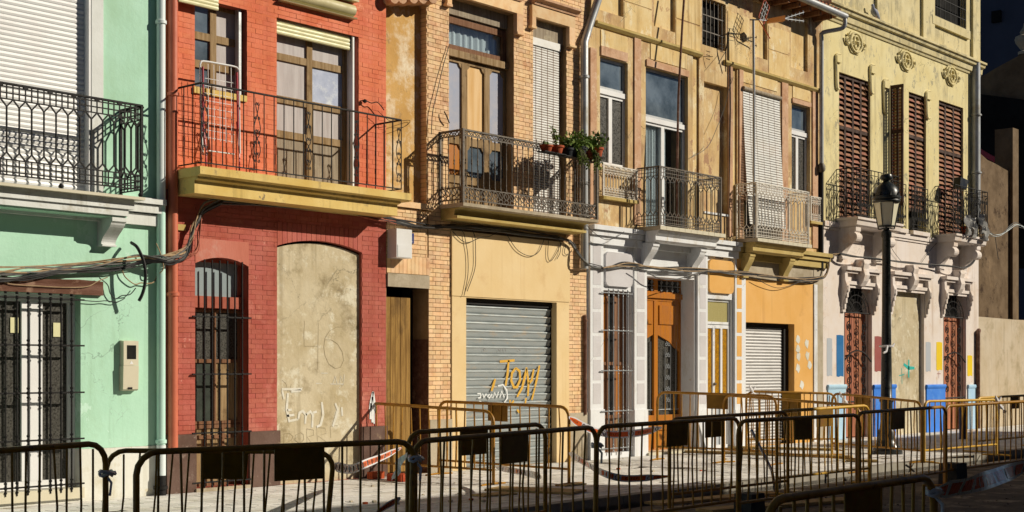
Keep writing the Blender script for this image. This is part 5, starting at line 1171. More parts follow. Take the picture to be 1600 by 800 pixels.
# ================================================================== barriers
RNG = random.Random(11)
def barrier(L, Rr, g, label, mat='barrier_paint', plate=.5, lean=(0, 0), nb=13, red=False, feet=True, plh=.24):
    """L, Rr = (px, py, depth) of the top corners; g = ground level under it"""
    TL, TR = PZ(*L), PZ(*Rr); hL, hR = TL.z - g, TR.z - g
    BL, BR = Vector((TL.x + lean[0], TL.y + lean[1], g)), Vector((TR.x + lean[0], TR.y + lean[1], g))
    def f(s, h): return (BL.lerp(BR, s)).lerp(TL.lerp(TR, s), h)
    Ln = (TR - TL).length; rc = .16; rs, rh = rc / Ln, rc / ((hL + hR) / 2)
    th = thing('crowd_barrier', label, 'barrier', (BL + BR) / 2, 'yellow steel crowd barriers')
    pts = [f(0, 0.0), f(0, 1 - rh)] + [f(rs - rs*math.cos(a), 1 - rh + rh*math.sin(a)) for a in (.4, .8, 1.2)] + [f(rs, 1)] + [f(1 - rs, 1)] + [f(1 - rs + rs*math.sin(a), 1 - rh + rh*math.cos(a)) for a in (.4, .8, 1.2)] + [f(1, 1 - rh), f(1, 0)]
    MB().tube(pts, .0235, 10).build('frame', mat, th, True)
    hl = .20
    MB().tube([f(0, hl), f(1, hl)], .018, 8).build('lower_rail', mat, th, True)
    for i in range(1, nb + 1):
        s = i / (nb + 1); top = 1 if rs < s < 1 - rs else .965
        j = RNG.uniform(-.004, .004)
        md_ = f(s + j/2 + RNG.gauss(0, .003), (hl + top)/2) + Vector((RNG.gauss(0, .006), RNG.gauss(0, .008), 0))
        MB().tube([f(s + j, hl), md_, f(s, top)], .0100, 6).build('bar', mat, th, True)
    if plate is not None:
        w2_ = .20 / Ln; e = (TR - TL).normalized(); nrm = Vector((e.y, -e.x, 0)).normalized() * .012
        if nrm.dot(Vector((0, -1, 0))) < 0: nrm = -nrm
        ht = .985; hb = ht - plh / ((hL+hR)/2); vs = []
        for d_ in (0, 1):
            for s, h in ((plate - w2_, hb), (plate + w2_, hb), (plate + w2_, ht), (plate - w2_, ht)): vs.append(f(s, h) + nrm * (.6 if d_ else 1.2))
        po = MB().add(vs, [(0,1,2,3), (7,6,5,4), (0,4,5,1), (1,5,6,2), (2,6,7,3), (3,7,4,0)]).build('sign_plate', 'plate_paint', th)
        if red:
            vs = [f(s, h) + nrm * 1.5 for s, h in ((plate - w2_*.8, hb + .08), (plate + w2_*.8, hb + .08), (plate + w2_*.8, ht - .02), (plate - w2_*.8, ht - .02))]
            MB().add(vs, [(0, 1, 2, 3)]).build('plate_panel', 'plate_red', po)
    if feet:
        e = (BR - BL).normalized(); nn = Vector((-e.y, e.x, 0))
        for s in (.0, 1.0):
            c = f(s, .02) ; MB().tube([c - nn*.28 - Vector((0,0,.012)), c, c + nn*.28 - Vector((0,0,.012))], .014, 6).build('foot', mat, th, True)
    return f
GR, GP = -.09, .0
BF = {}
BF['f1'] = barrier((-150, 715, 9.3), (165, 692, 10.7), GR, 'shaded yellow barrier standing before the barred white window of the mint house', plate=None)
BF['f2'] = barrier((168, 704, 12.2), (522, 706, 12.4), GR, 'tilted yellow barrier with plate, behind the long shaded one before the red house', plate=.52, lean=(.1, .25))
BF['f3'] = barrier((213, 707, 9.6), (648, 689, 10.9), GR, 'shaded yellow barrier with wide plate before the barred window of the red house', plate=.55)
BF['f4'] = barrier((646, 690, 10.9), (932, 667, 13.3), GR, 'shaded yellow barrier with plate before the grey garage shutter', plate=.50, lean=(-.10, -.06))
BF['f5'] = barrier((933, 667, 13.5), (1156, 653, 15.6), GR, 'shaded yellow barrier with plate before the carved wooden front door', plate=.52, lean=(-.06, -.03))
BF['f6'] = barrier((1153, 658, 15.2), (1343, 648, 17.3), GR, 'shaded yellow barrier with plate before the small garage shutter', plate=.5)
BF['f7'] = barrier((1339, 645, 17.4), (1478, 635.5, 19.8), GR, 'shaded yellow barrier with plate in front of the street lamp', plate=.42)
BF['f8'] = barrier((1476, 634.5, 19.9), (1604, 627, 22.2), GR, 'half sunlit yellow barrier at the far end of the kerbside row', plate=None)
BF['f9'] = barrier((1046, 655, 16.3), (1231, 643.5, 18.2), GR, 'shaded yellow barrier with plate, doubled up behind the row before the amber glass door', plate=.35)
BF['f10'] = barrier((637, 676, 12.7), (852, 662.5, 14.3), GR, 'shaded yellow barrier with plate, doubled up behind the row before the garage', plate=.45)
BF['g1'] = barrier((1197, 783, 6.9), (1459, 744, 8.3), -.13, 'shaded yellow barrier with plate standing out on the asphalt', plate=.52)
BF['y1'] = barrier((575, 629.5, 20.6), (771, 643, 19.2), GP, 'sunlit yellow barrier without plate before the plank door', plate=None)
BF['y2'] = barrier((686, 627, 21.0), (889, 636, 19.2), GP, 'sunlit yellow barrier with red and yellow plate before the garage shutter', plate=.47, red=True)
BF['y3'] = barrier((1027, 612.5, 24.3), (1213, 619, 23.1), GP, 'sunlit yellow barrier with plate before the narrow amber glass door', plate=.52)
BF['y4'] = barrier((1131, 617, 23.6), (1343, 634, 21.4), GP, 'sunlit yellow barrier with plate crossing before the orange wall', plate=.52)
BF['y5'] = barrier((1214, 643, 18.6), (1358, 633.5, 20.4), GR, 'brightly sunlit yellow barrier with plate beside the lamp post', 'barrier_paint_sunlit', plate=.48)
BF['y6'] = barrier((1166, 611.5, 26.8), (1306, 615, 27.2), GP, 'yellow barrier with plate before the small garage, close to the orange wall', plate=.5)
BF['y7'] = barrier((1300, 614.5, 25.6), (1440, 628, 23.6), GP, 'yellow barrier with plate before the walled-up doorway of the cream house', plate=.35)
BF['y8'] = barrier((1444, 627, 23.6), (1557, 624.5, 25.6), GP, 'sunlit yellow barrier before the blue plinth of the cream house', 'barrier_paint_sunlit', plate=None)
BF['y9'] = barrier((1526, 622, 26.6), (1618, 617, 28.6), GP, 'sunlit yellow barrier with plate before the low lot wall', 'barrier_paint_sunlit', plate=.62)

# ------------------------------------------------------------------ warning tape
def tape(label, pts, wd=.07, blocks=True, twist=.25, mat='tape_white', ink_on=True):
    pts = smooth_path(pts, 6); N = len(pts); wv = []; acc = [0]
    for i in range(1, N): acc.append(acc[-1] + (pts[i] - pts[i-1]).length)
    tot = acc[-1]
    def edge(i):
        t = acc[i] / tot; k = min(1, min(t, 1 - t) * 8 + .25); a = math.sin(t * 9) * twist
        return Vector((math.sin(a) * .3, -math.sin(a) * .8, math.cos(a))) * wd * .5 * k
    th = thing('barrier_tape', label, 'tape', pts[N // 2]); b = MB(); vs = []
    for i in range(N): e = edge(i); vs += [pts[i] + e, pts[i] - e]
    b.add(vs, [(2*i, 2*i+1, 2*i+3, 2*i+2) for i in range(N-1)]).build('strip', mat, th, True)
    if not blocks: return
    def at(s):
        for i in range(1, N):
            if acc[i] >= s: t = (s - acc[i-1]) / max(1e-6, acc[i] - acc[i-1]); return pts[i-1].lerp(pts[i], t), edge(i-1).lerp(edge(i), t)
        return pts[-1], edge(N-1)
    s = .03; ob, ink = MB(), MB(); off = Vector((-.55, -.80, 0)) * .004
    while s < tot - .05:
        e1 = min(s + .30, tot - .02); vs = []; n = 6
        for k in range(n + 1):
            p, e = at(s + (e1 - s) * k / n); vs += [p + e*.62 + off, p - e*.62 + off]
        ob.add(vs, [(2*i, 2*i+1, 2*i+3, 2*i+2) for i in range(n)])
        lets = int((e1 - s - .10) / .034)
        for k in range(max(0, lets)):                       # the block capitals of the word on the tape
            p0, e0 = at(s + .05 + k*.034); p1, _ = at(s + .05 + k*.034 + .020); o2 = off * 2
            ink.add([p0 + e0*.26 + o2, p0 - e0*.26 + o2, p0.lerp(p1, .35) - e0*.26 + o2, p0.lerp(p1, .35) + e0*.26 + o2], [(0,1,2,3)])
            if k % 2 == 0: ink.add([p0 + e0*.26 + o2, p0 + e0*.15 + o2, p1 + e0*.15 + o2, p1 + e0*.26 + o2], [(0,1,2,3)])
            else: ink.add([p0 - e0*.26 + o2, p0 - e0*.15 + o2, p1 - e0*.15 + o2, p1 - e0*.26 + o2], [(0,1,2,3)])
        s = e1 + .10
        if s < tot - .04:
            p, e = at(s - .05); d_ = (at(s - .02)[0] - at(s - .08)[0]); d_ = d_.normalized() if d_.length else Vector((1, 0, 0))
            u_ = e.normalized(); rr_ = min(e.length * .62, .03)
            ring = [p + off*2 + d_*math.cos(a)*rr_ + u_*math.sin(a)*rr_ for a in [k*math.pi/6 for k in range(12)]]; ink.tube(ring, .004, 4, True)
    ob.build('orange_block', 'tape_orange', th)
    if ink.v and ink_on: ink.build('lettering', 'ink', th)
tape('orange and white warning tape tied between the barriers before the walled-up doorway', [PZ(519, 727, 12.4), PZ(548, 733, 14.5), PZ(575, 723, 16), PZ(600, 713, 17.5), PZ(627, 700, 18.5)], .10)
tape('loose clear tape end hanging from the joint of two shaded barriers', [PZ(612, 748, 11.5), PZ(622, 730, 11.2), PZ(636, 711, 10.95)], .11, False, .5, 'tape_clear')
tape('orange and white warning tape from the barrier before the garage down to the white pilaster', [PZ(889, 652, 19.1), PZ(905, 662, 19.3), PZ(925, 672, 19.5), PZ(940, 676, 19.6), PZ(960, 679, 19.6), PZ(1000, 676, 19.5), PZ(1034, 668, 19.3)], .11)
tape('orange and white tape sagging near the paving before the barred white window', [PZ(889, 708, 19.1), PZ(912, 722, 18), PZ(940, 738, 17), PZ(970, 747, 16.9), PZ(1005, 747, 16.9), PZ(1046, 744, 16.9)], .09)
tape('orange and white tape low between two barriers before the garage shutter', [PZ(775, 731, 19), PZ(800, 735, 18), PZ(830, 741, 16), PZ(846, 746, 14.4)], .08)
tape('wide red and white warning tape trailing over the asphalt from the nearest barrier', [PZ(1459, 769, 8.3), PZ(1480, 765, 8.6), PZ(1510, 759, 9.1), PZ(1545, 749, 9.8), PZ(1580, 737, 10.6), PZ(1625, 722, 11.8)], .13, ink_on=False, twist=.5)
tape('orange and white tape end tied low on a leg before the red house', [PZ(585, 804, 12.2), PZ(605, 790, 12.3), PZ(626, 779, 12.5)], .06)
for px_, py_, z_, lb in ((165, 742, 10.7, 'white tape knot binding the barriers before the mint house'), (648, 719, 10.9, 'clear tape knot binding the barriers before the red house'), (932, 698, 13.35, 'clear tape knot binding the barriers before the white pilaster'), (1458, 772, 8.28, 'clear tape band round the leg of the nearest barrier')):
    c = PZ(px_, py_, z_); k = MB()
    for j in range(3): k.tube([c + Vector((math.cos(a)*.05 + (.03 if j == 1 else 0), math.sin(a)*.045, .01*math.sin(3*a + j) + .012*j)) for a in [i*math.pi/5 for i in range(10)]], .012, 4, True)
    k.tube([c, c + Vector((.02, -.05, -.06)), c + Vector((.0, -.06, -.16))], .011, 4)
    tag(k.build('tape_knot', 'tape_clear', None, True), lb, 'tape')
for px_, py_, z_, lb in ((1176, 612, 26.7, 'pinkish tape rag tied on the barrier before the small garage'), (1317, 622, 25.4, 'pinkish tape rag tied on the barrier before the blue plinth'), (1560, 630, 22.0, 'brown tape rag tied where barriers meet before the lot wall')):
    c = PZ(px_, py_, z_); k = MB()
    k.tube(smooth_path([c + Vector((-.12, 0, .12)), c, c + Vector((.12, -.03, -.10)), c + Vector((.2, -.03, -.16))], 3), [.01 + .012*((i * 7) % 3) for i in range(10)], 4); k.tube(smooth_path([c + Vector((.10, 0, .10)), c, c + Vector((-.06, -.03, -.15))], 3), .014, 4)
    tag(k.build('tape_rag', 'tape_clear', None, True), lb, 'tape')

# ================================================================== street lamp, bollard
q = G(1385, 709, 0); zl = lambda py_: EYE + (HY - py_) / F * q_t
q_t = (q - Vector((0, -DIST, 0))).to_2d().dot(Vector((VX, VY)))
lp_ = thing('street_lamp', 'dark green cast-iron street lamp with frosted lantern, standing on the pavement', 'street lamp', q)
MB().lathe([(.30, -.01), (.30, .06), (.26, .08), (.25, .14), (.19, .20), (.16, .30), (.17, .42), (.13, .48), (.115, .60), (.115, .98), (.135, 1.0), (.135, 1.04), (.105, 1.08), (.10, 1.6), (.085, 2.6), (.078, zl(372)), (.095, zl(370)), (.095, zl(362)), (.06, zl(360)), (.05, zl(356))], (q.x, q.y, 0), 16).build('post', 'lamp_green', lp_, True)
z0_, z1_, z2_, z3_ = zl(354), zl(318), zl(304), zl(278)
lan = MB().lathe([(.15, z0_), (.155, z0_ + .01), (.235, z1_), (.235, z1_ + .01)], (q.x, q.y, 0), 6).build('lantern_glass', 'lamp_glass', lp_)
br = MB()
for k in range(6):
    a = 2*math.pi*k/6; br.tube([(q.x + .158*math.cos(a), q.y + .158*math.sin(a), z0_), (q.x + .24*math.cos(a), q.y + .24*math.sin(a), z1_)], .010, 4)
for k in range(4):
    a = 2*math.pi*k/4 + .4; br.tube(smooth_path([(q.x + .05*math.cos(a), q.y + .05*math.sin(a), z0_ - .03), (q.x + .14*math.cos(a), q.y + .14*math.sin(a), z0_ - .05), (q.x + .15*math.cos(a), q.y + .15*math.sin(a), z0_)], 3), .012, 5)
br.lathe([(.165, z0_ - .015), (.175, z0_), (.165, z0_ + .015)], (q.x, q.y, 0), 12)
br.build('lantern_frame', 'lamp_green', lp_, True)
cap = MB(); cap.lathe([(.25, z1_ + .011), (.265, z1_ + .04), (.25, z1_ + .07), (.275, z1_ + .09), (.275, z1_ + .13), (.24, z1_ + .15), (.235, z1_ + .22), (.20, z1_ + .30), (.13, z1_ + .37), (.08, z1_ + .40), (.06, z1_ + .43), (.11, z1_ + .46), (.12, z1_ + .50), (.10, z1_ + .55), (.04, z1_ + .57)], (q.x, q.y, 0), 16)
for k in range(8):
    a = 2*math.pi*k/8; cap.prism([(q.x + .25*math.cos(a) - .03, z1_ + .13), (q.x + .25*math.cos(a) + .03, z1_ + .13), (q.x + .25*math.cos(a), z1_ + .21)], 'y', q.y + .25*math.sin(a) - .008, q.y + .25*math.sin(a) + .008)
cap.build('lantern_cap', 'lamp_green', lp_, True)
tgp = MB(); c = Vector((q.x, q.y, zl(541))); tgp.tube([c + Vector((math.cos(a)*.12, math.sin(a)*.12, 0)) for a in [k*math.pi/6 for k in range(12)]], .022, 5, True); tgp.tube([c + Vector((-.10, -.07, .0)), c + Vector((-.20, -.1, -.10)), c + Vector((-.28, -.08, -.13))], .022, 5); tgp.tube([c + Vector((.1, -.07, 0)), c + Vector((.17, -.08, .05))], .018, 5)
tag(tgp.build('tape_rag', 'tape_clear', None, True), 'tan tape tied round the street lamp post', 'tape')
q2 = G(1505, 686, 0); bo2 = thing('bollard', 'dark navy cylindrical bollard standing on the pavement before the cream house', 'bollard', q2)
MB().lathe([(.10, 0), (.10, .02), (.092, .03), (.092, .66)], q2, 14).build('column', 'post_navy', bo2, True); MB().lathe([(.10, .661), (.10, .70), (.08, .74), (.03, .755)], q2, 14).build('cap', 'post_navy', bo2, True)

# ================================================================== cables
def cable_thing(label, routes, mats, r=.012, y=-.07, jit=.03, n=6, ends=True):
    c0 = P(routes[0][0], routes[0][1], y); th = thing('cable_bundle', label, 'cables', c0)
    for i in range(n):
        ph = RNG.uniform(0, 6); am = RNG.uniform(.3, 1) * jit; off = RNG.uniform(-jit, jit)
        pts = []
        for k, rt_ in enumerate(routes):
            yy_ = rt_[2] if len(rt_) > 2 else y
            p = P(rt_[0], rt_[1], yy_); pts.append(p + Vector((RNG.uniform(-.02, .02), RNG.uniform(-jit, jit)*.4 - .008*i % .03, off + am * math.sin(ph + k * 1.7))))
        MB().tube(smooth_path(pts, 4), r * RNG.uniform(.6, 1.15), 6).build('cable', mats[i % len(mats)], th, True)
    return th
def wire(label, routes, mat='cable_black', r=.006, y=-.05):
    pts = [P(a[0], a[1], a[2] if len(a) > 2 else y) for a in routes]
    return tag(MB().tube(smooth_path(pts, 5), r, 5).build('loose_wire', mat, None, True), label, 'wire')
cable_thing('thick bundle of old cables strung across the mint wall above the wooden lintel', [(-60, 432), (0, 430), (40, 428), (90, 425), (140, 419), (185, 412), (215, 408), (245, 407, -.18), (262, 406, -.18), (285, 398), (294, 385), (299, 365), (306, 345), (318, 326), (345, 316)], ['cable_black', 'cable_grey', 'cable_tan', 'cable_grey', 'cable_black'], .013, -.08, .045, 12)
cable_thing('tan wires running over the mint house cables', [(-60, 416), (0, 418), (60, 417), (120, 412), (180, 405), (215, 402), (252, 401, -.19), (290, 387), (303, 370)], ['cable_tan'], .006, -.1, .015, 3)
cable_thing('brick red painted cables curving down the red house wall', [(262, 411, -.15), (280, 404), (300, 398), (308, 385), (310, 360), (313, 340), (320, 328)], ['cable_red'], .010, -.06, .03, 4)
cable_thing('cables tucked under the yellow balcony slab', [(345, 316), (400, 318), (480, 326), (560, 336), (600, 342), (640, 352), (672, 357), (712, 355), (760, 358), (820, 366), (872, 374)], ['cable_black', 'cable_grey', 'cable_grey', 'cable_black'], .012, -.07, .04, 9)
cable_thing('red sleeved cables beside the electric cabinet', [(560, 334), (590, 341), (606, 346), (618, 349)], ['cable_red'], .012, -.09, .03, 3)
cable_thing('black cables dropping beside the grey downpipe of the brick house', [(872, 374), (888, 377), (897, 386), (903, 398, -.14), (912, 410, -.2), (925, 416), (940, 419)], ['cable_black', 'cable_grey'], .014, -.08, .03, 6)
cable_thing('twisted black cables across the white ground floor', [(940, 419), (955, 417), (972, 414), (990, 414), (1010, 417), (1040, 420), (1070, 421), (1100, 422), (1125, 424), (1145, 426), (1165, 428), (1200, 431), (1235, 435), (1262, 437), (1280, 435), (1289, 430), (1293, 418), (1295, 405), (1300, 399), (1312, 397)], ['cable_black', 'cable_grey', 'cable_black', 'cable_tan'], .013, -.10, .028, 8)
cable_thing('black cables running over the carved keystones of the cream house', [(1312, 397, -.16), (1335, 401, -.26), (1360, 404, -.2), (1390, 408, -.12), (1420, 411, -.2), (1445, 413, -.12), (1480, 416, -.2), (1505, 419, -.25), (1518, 412), (1527, 398)], ['cable_black', 'cable_grey'], .012, -.12, .02, 5)
cable_thing('pale cables swinging from the far balcony of the cream house toward the ruin', [(1538, 360, -.3), (1552, 368, -.2), (1566, 366, 0), (1578, 356, .3), (1588, 351, .6), (1602, 357, .9)], ['cable_grey', 'white_pipe'], .009, 0, .05, 4)
lb = 'cut black hose end curling in front of the mint wall'
wire(lb, [(205, 379, -.1), (214, 386, -.22), (223, 405, -.28), (227, 425, -.3), (226, 445, -.28), (222, 460, -.24), (217, 470, -.2)], 'cable_black', .022)
wire('thin dark wire looping under the cables on the mint wall', [(155, 434), (168, 445), (172, 458), (180, 467), (190, 462), (203, 460), (212, 450)], 'cable_black', .007)
wire('thin tan wire with knots hanging beside the mint downpipe', [(190, 418), (195, 432), (210, 444), (220, 442), (232, 443), (241, 440), (246, 430), (255, 420, -.2), (252, 400, -.2), (244, 380, -.2)], 'cable_tan', .008)
wire('thin wire lying along the wooden lintel', [(0, 437), (18, 444), (60, 447), (100, 449), (135, 448), (152, 440), (168, 433)], 'cable_tan', .006, -.07)
wire('fine wire from the lintel grille across the mint wall', [(125, 469), (150, 471), (165, 470), (182, 472), (195, 466)], 'cable_black', .006)
for i, rt_ in enumerate(([(707, 361), (715, 370), (725, 378), (735, 378), (750, 371), (765, 369), (778, 362)], [(716, 355), (724, 363), (728, 380), (731, 400), (731, 430), (725, 462)], [(737, 357), (742, 370), (743, 390), (742, 420), (730, 455)],
        [(790, 362), (797, 375), (810, 392), (828, 400), (842, 393), (850, 374)], [(857, 376), (856, 400), (860, 408), (868, 398), (877, 380)], [(872, 370), (876, 382), (875, 395), (870, 405)], [(884, 383), (882, 395), (888, 398), (894, 390)])):
    wire(['wire drooping over the corner of the peach garage header', 'long wire hanging down the peach garage jamb', 'slack wire falling across the peach garage header', 'deep loop of wire on the middle of the peach header', 'narrow loop of wire near the end of the peach header', 'short wire end hanging by the narrow loop', 'small wire curl by the black cables at the brick pier'][i], rt_, 'cable_black', .006, -.06)
wire('white wire sagging before the carved door transom', [(995, 418, -.2), (1010, 425, -.22), (1025, 433, -.25), (1042, 437, -.25), (1062, 435, -.22), (1085, 428, -.2), (1105, 423, -.15)], 'cable_grey', .010)
wire('thin wires festooned on the white cornice', [(917, 352, -.2), (930, 365, -.2), (945, 374, -.2), (960, 372, -.2), (975, 362, -.2)], 'cable_black', .006)
wire('wire loop hanging on the orange frieze', [(1182, 434, -.12), (1195, 443, -.1), (1215, 450, -.08), (1235, 446, -.08), (1255, 438, -.1)], 'cable_black', .007)
wire('wire running up beside the far bracket of the olive balcony', [(1232, 424, -.05), (1245, 410, -.05), (1250, 400, -.2)], 'cable_black', .006)
wire('wire slanting across the pink wall beside the lamp', [(1389, 380), (1397, 394), (1408, 408)], 'cable_black', .006)
wire('wire slanting up to the far cream balcony', [(1440, 410), (1452, 393), (1465, 378)], 'cable_black', .006)
wire('white wires hanging from the far balcony against the ruin', [(1555, 369, -.1), (1557, 385, -.1), (1560, 405, -.1)], 'cable_grey', .010)
wire('wire twisting across the wall of the red pier', [(590, 173, -.12), (600, 182, -.12), (613, 190, -.12), (640, 188, .1), (632, 198, .1), (612, 200, -.1)], 'iron', .004)
wire('wires climbing the brick pier beside the wooden balcony door', [(702, 70, -.03), (692, 105, -.04), (684, 140, -.05), (676, 175, -.05), (674, 210, -.05)], 'cable_grey', .007)
wire('wire bracket sagging at the wooden balcony door', [(694, 174, -.06), (698, 182, -.08), (702, 192, -.06)], 'iron', .010)
wire('wire from the barred attic window to the balcony', [(1146, 120, -.05), (1139, 140, -.05), (1133, 165, -.05), (1120, 200, -.08), (1105, 230, -.1), (1078, 247, -.2)], 'cable_grey', .006)

# ================================================================== poles and antennas on the stucco house
def pole(name, label, pts, r, mat, extra=None):
    th = thing(name, label, 'antenna', pts[0]); MB().tube(pts, r, 8).build('mast', mat, th, True); return th
yA, yB = -pA + .0, -pB + .0
pole('antenna_mast', 'leaning rusty antenna mast fixed in the left lattice balcony', [P(1058, 352, -pA + .10), P(1058, 260, -pA + .10), P(1060, 150, -.42), P(1066, 40, -.35), P(1070, -20, -.3)], .022, 'lintel_wood')
mt = pole('antenna', 'grey antenna mast with red grid reflector fixed in the olive balcony', [P(1178, 372, -pB + .10), P(1178, 285, -pB + .10), P(1178, 150, -pB + .12), P(1177, 30, -pB + .12)], .026, 'zinc_pipe')
c = P(1194, 18, -pB + .1); gm = MB(); u_, v_ = Vector((.11, 0, .20)), Vector((.10, 0, -.06))
fr_ = [c - u_ - v_, c + u_ - v_, c + u_ + v_, c - u_ + v_]; gm.tube(fr_, .010, 4, True); gm.build('reflector_frame', 'antenna_red', mt)
gm = MB()
for k in (-.33, .33): gm.tube([c - u_ + v_*k, c + u_ + v_*k], .007, 4)
for k in (-.5, 0, .5): gm.tube([c + u_*k - v_, c + u_*k + v_], .007, 4)
gm.build('reflector_grid', 'iron_silver', mt)
MB().tube([P(1185, 30, -pB + .1), P(1193, 43, -pB + .1), P(1203, 60, -.3)], .012, 5).build('strut', 'antenna_red', mt, True)
MB().tube([P(1172, 31, -pB + .1), P(1186, 31, -pB + .1)], .014, 5).build('clamp', 'iron', mt, True)
a_, b_ = P(1200, 32, -pB + .1), P(1225, 29, -pB - .1)
bx_ = MB(); d_ = (b_ - a_); n_ = Vector((-d_.y, d_.x, 0)).normalized() * .06; up_ = Vector((0, 0, .055))
bx_.add([a_ - n_ - up_, b_ - n_ - up_, b_ + n_ - up_, a_ + n_ - up_, a_ - n_ + up_*.5, b_ - n_ + up_, b_ + n_ + up_, a_ + n_ + up_*.5], [(0,3,2,1), (4,5,6,7), (0,1,5,4), (1,2,6,5), (2,3,7,6), (3,0,4,7)]).build('amplifier', 'antenna_orange', mt)
gm = MB()
for y1_ in (19, 33):
    e_ = P(1256, y1_, -pB - .15); gm.tube([b_, e_], .010, 4)
    for k in range(5): cc = b_.lerp(e_, .2 + .19*k); gm.tube([cc - Vector((.0, .0, .04)), cc + Vector((0, 0, .04))], .006, 4)
gm.tube([a_, P(1186, 31, -pB + .1)], .012, 4); gm.build('boom', 'iron_silver', mt)
y2_ = thing('antenna', 'small ladder-like television antenna leaning at the barred attic window', 'antenna', P(1133, 82, -.03)); gm = MB()
gm.tube([P(1134, 112, -.05), P(1134, 80, -.12), P(1140, 45, -.2)], .012, 5)
for k in range(7): gm.tube([P(1137 - (k > 3)*12, 44 + 6*k, -.2), P(1147 - (k > 3)*16, 46 + 6*k, -.2)], .006, 4)
gm.tube([P(1146, 44, -.2), P(1149, 70, -.2)], .006, 4); gm.tube([P(1120, 77, -.2), P(1124, 95, -.2)], .006, 4); gm.tube([P(1134, 80, -.12), P(1122, 100, -.2)], .007, 4); gm.tube([P(1130, 80, -.15), P(1120, 77, -.2)], .006, 4)
gm.build('elements', 'iron', y2_)

# ================================================================== things on the balconies
# clothes airer
ya = -.30; th = thing('clothes_airer', 'folded white and red clothes airer leaning on the red house balcony', 'clothes airer', (X(340, ya), ya, zf2)); R4 = lambda px_, py_, o=0: P(px_, py_, ya + o)
MB().tube(smooth_path([R4(317, 238), R4(315, 200), R4(313, 110), R4(313.5, 99), R4(318, 95.5), R4(345, 100), R4(366, 104), R4(372, 108), R4(373.5, 118), R4(374, 180), R4(375, 240)], 3), .012, 8).build('frame', 'airer_white', th, True)
for k, (a, b) in enumerate((((317, 104), (318, 205)), ((370, 113), (372, 200)))): MB().tube([R4(*a, -.03), R4(*b, -.03)], .013, 8).build('sleeve', 'airer_red', th, True)
MB().tube([R4(318, 200, .03), R4(322, 235, .03), P(322, 258, -.42)], .012, 6).build('leg', 'airer_red', th, True); MB().tube([R4(370, 190, .03), R4(374, 240, .03), P(374, 266, -.42)], .012, 6).build('leg', 'airer_red', th, True)
for k in range(9): MB().tube([R4(320, 122 + 11.5*k), R4(366, 130 + 11.5*k)], .004, 4).build('rung', 'airer_white', th)
for k in range(5): MB().tube([R4(325 + 9*k, 100 + 1.4*k), R4(326 + 9*k, 218 + 1.6*k)], .004, 4).build('wire', 'airer_white', th)
MB().tube([R4(326, 235.5), R4(366, 241)], .009, 6).build('cross_bar', 'airer_white', th, True)
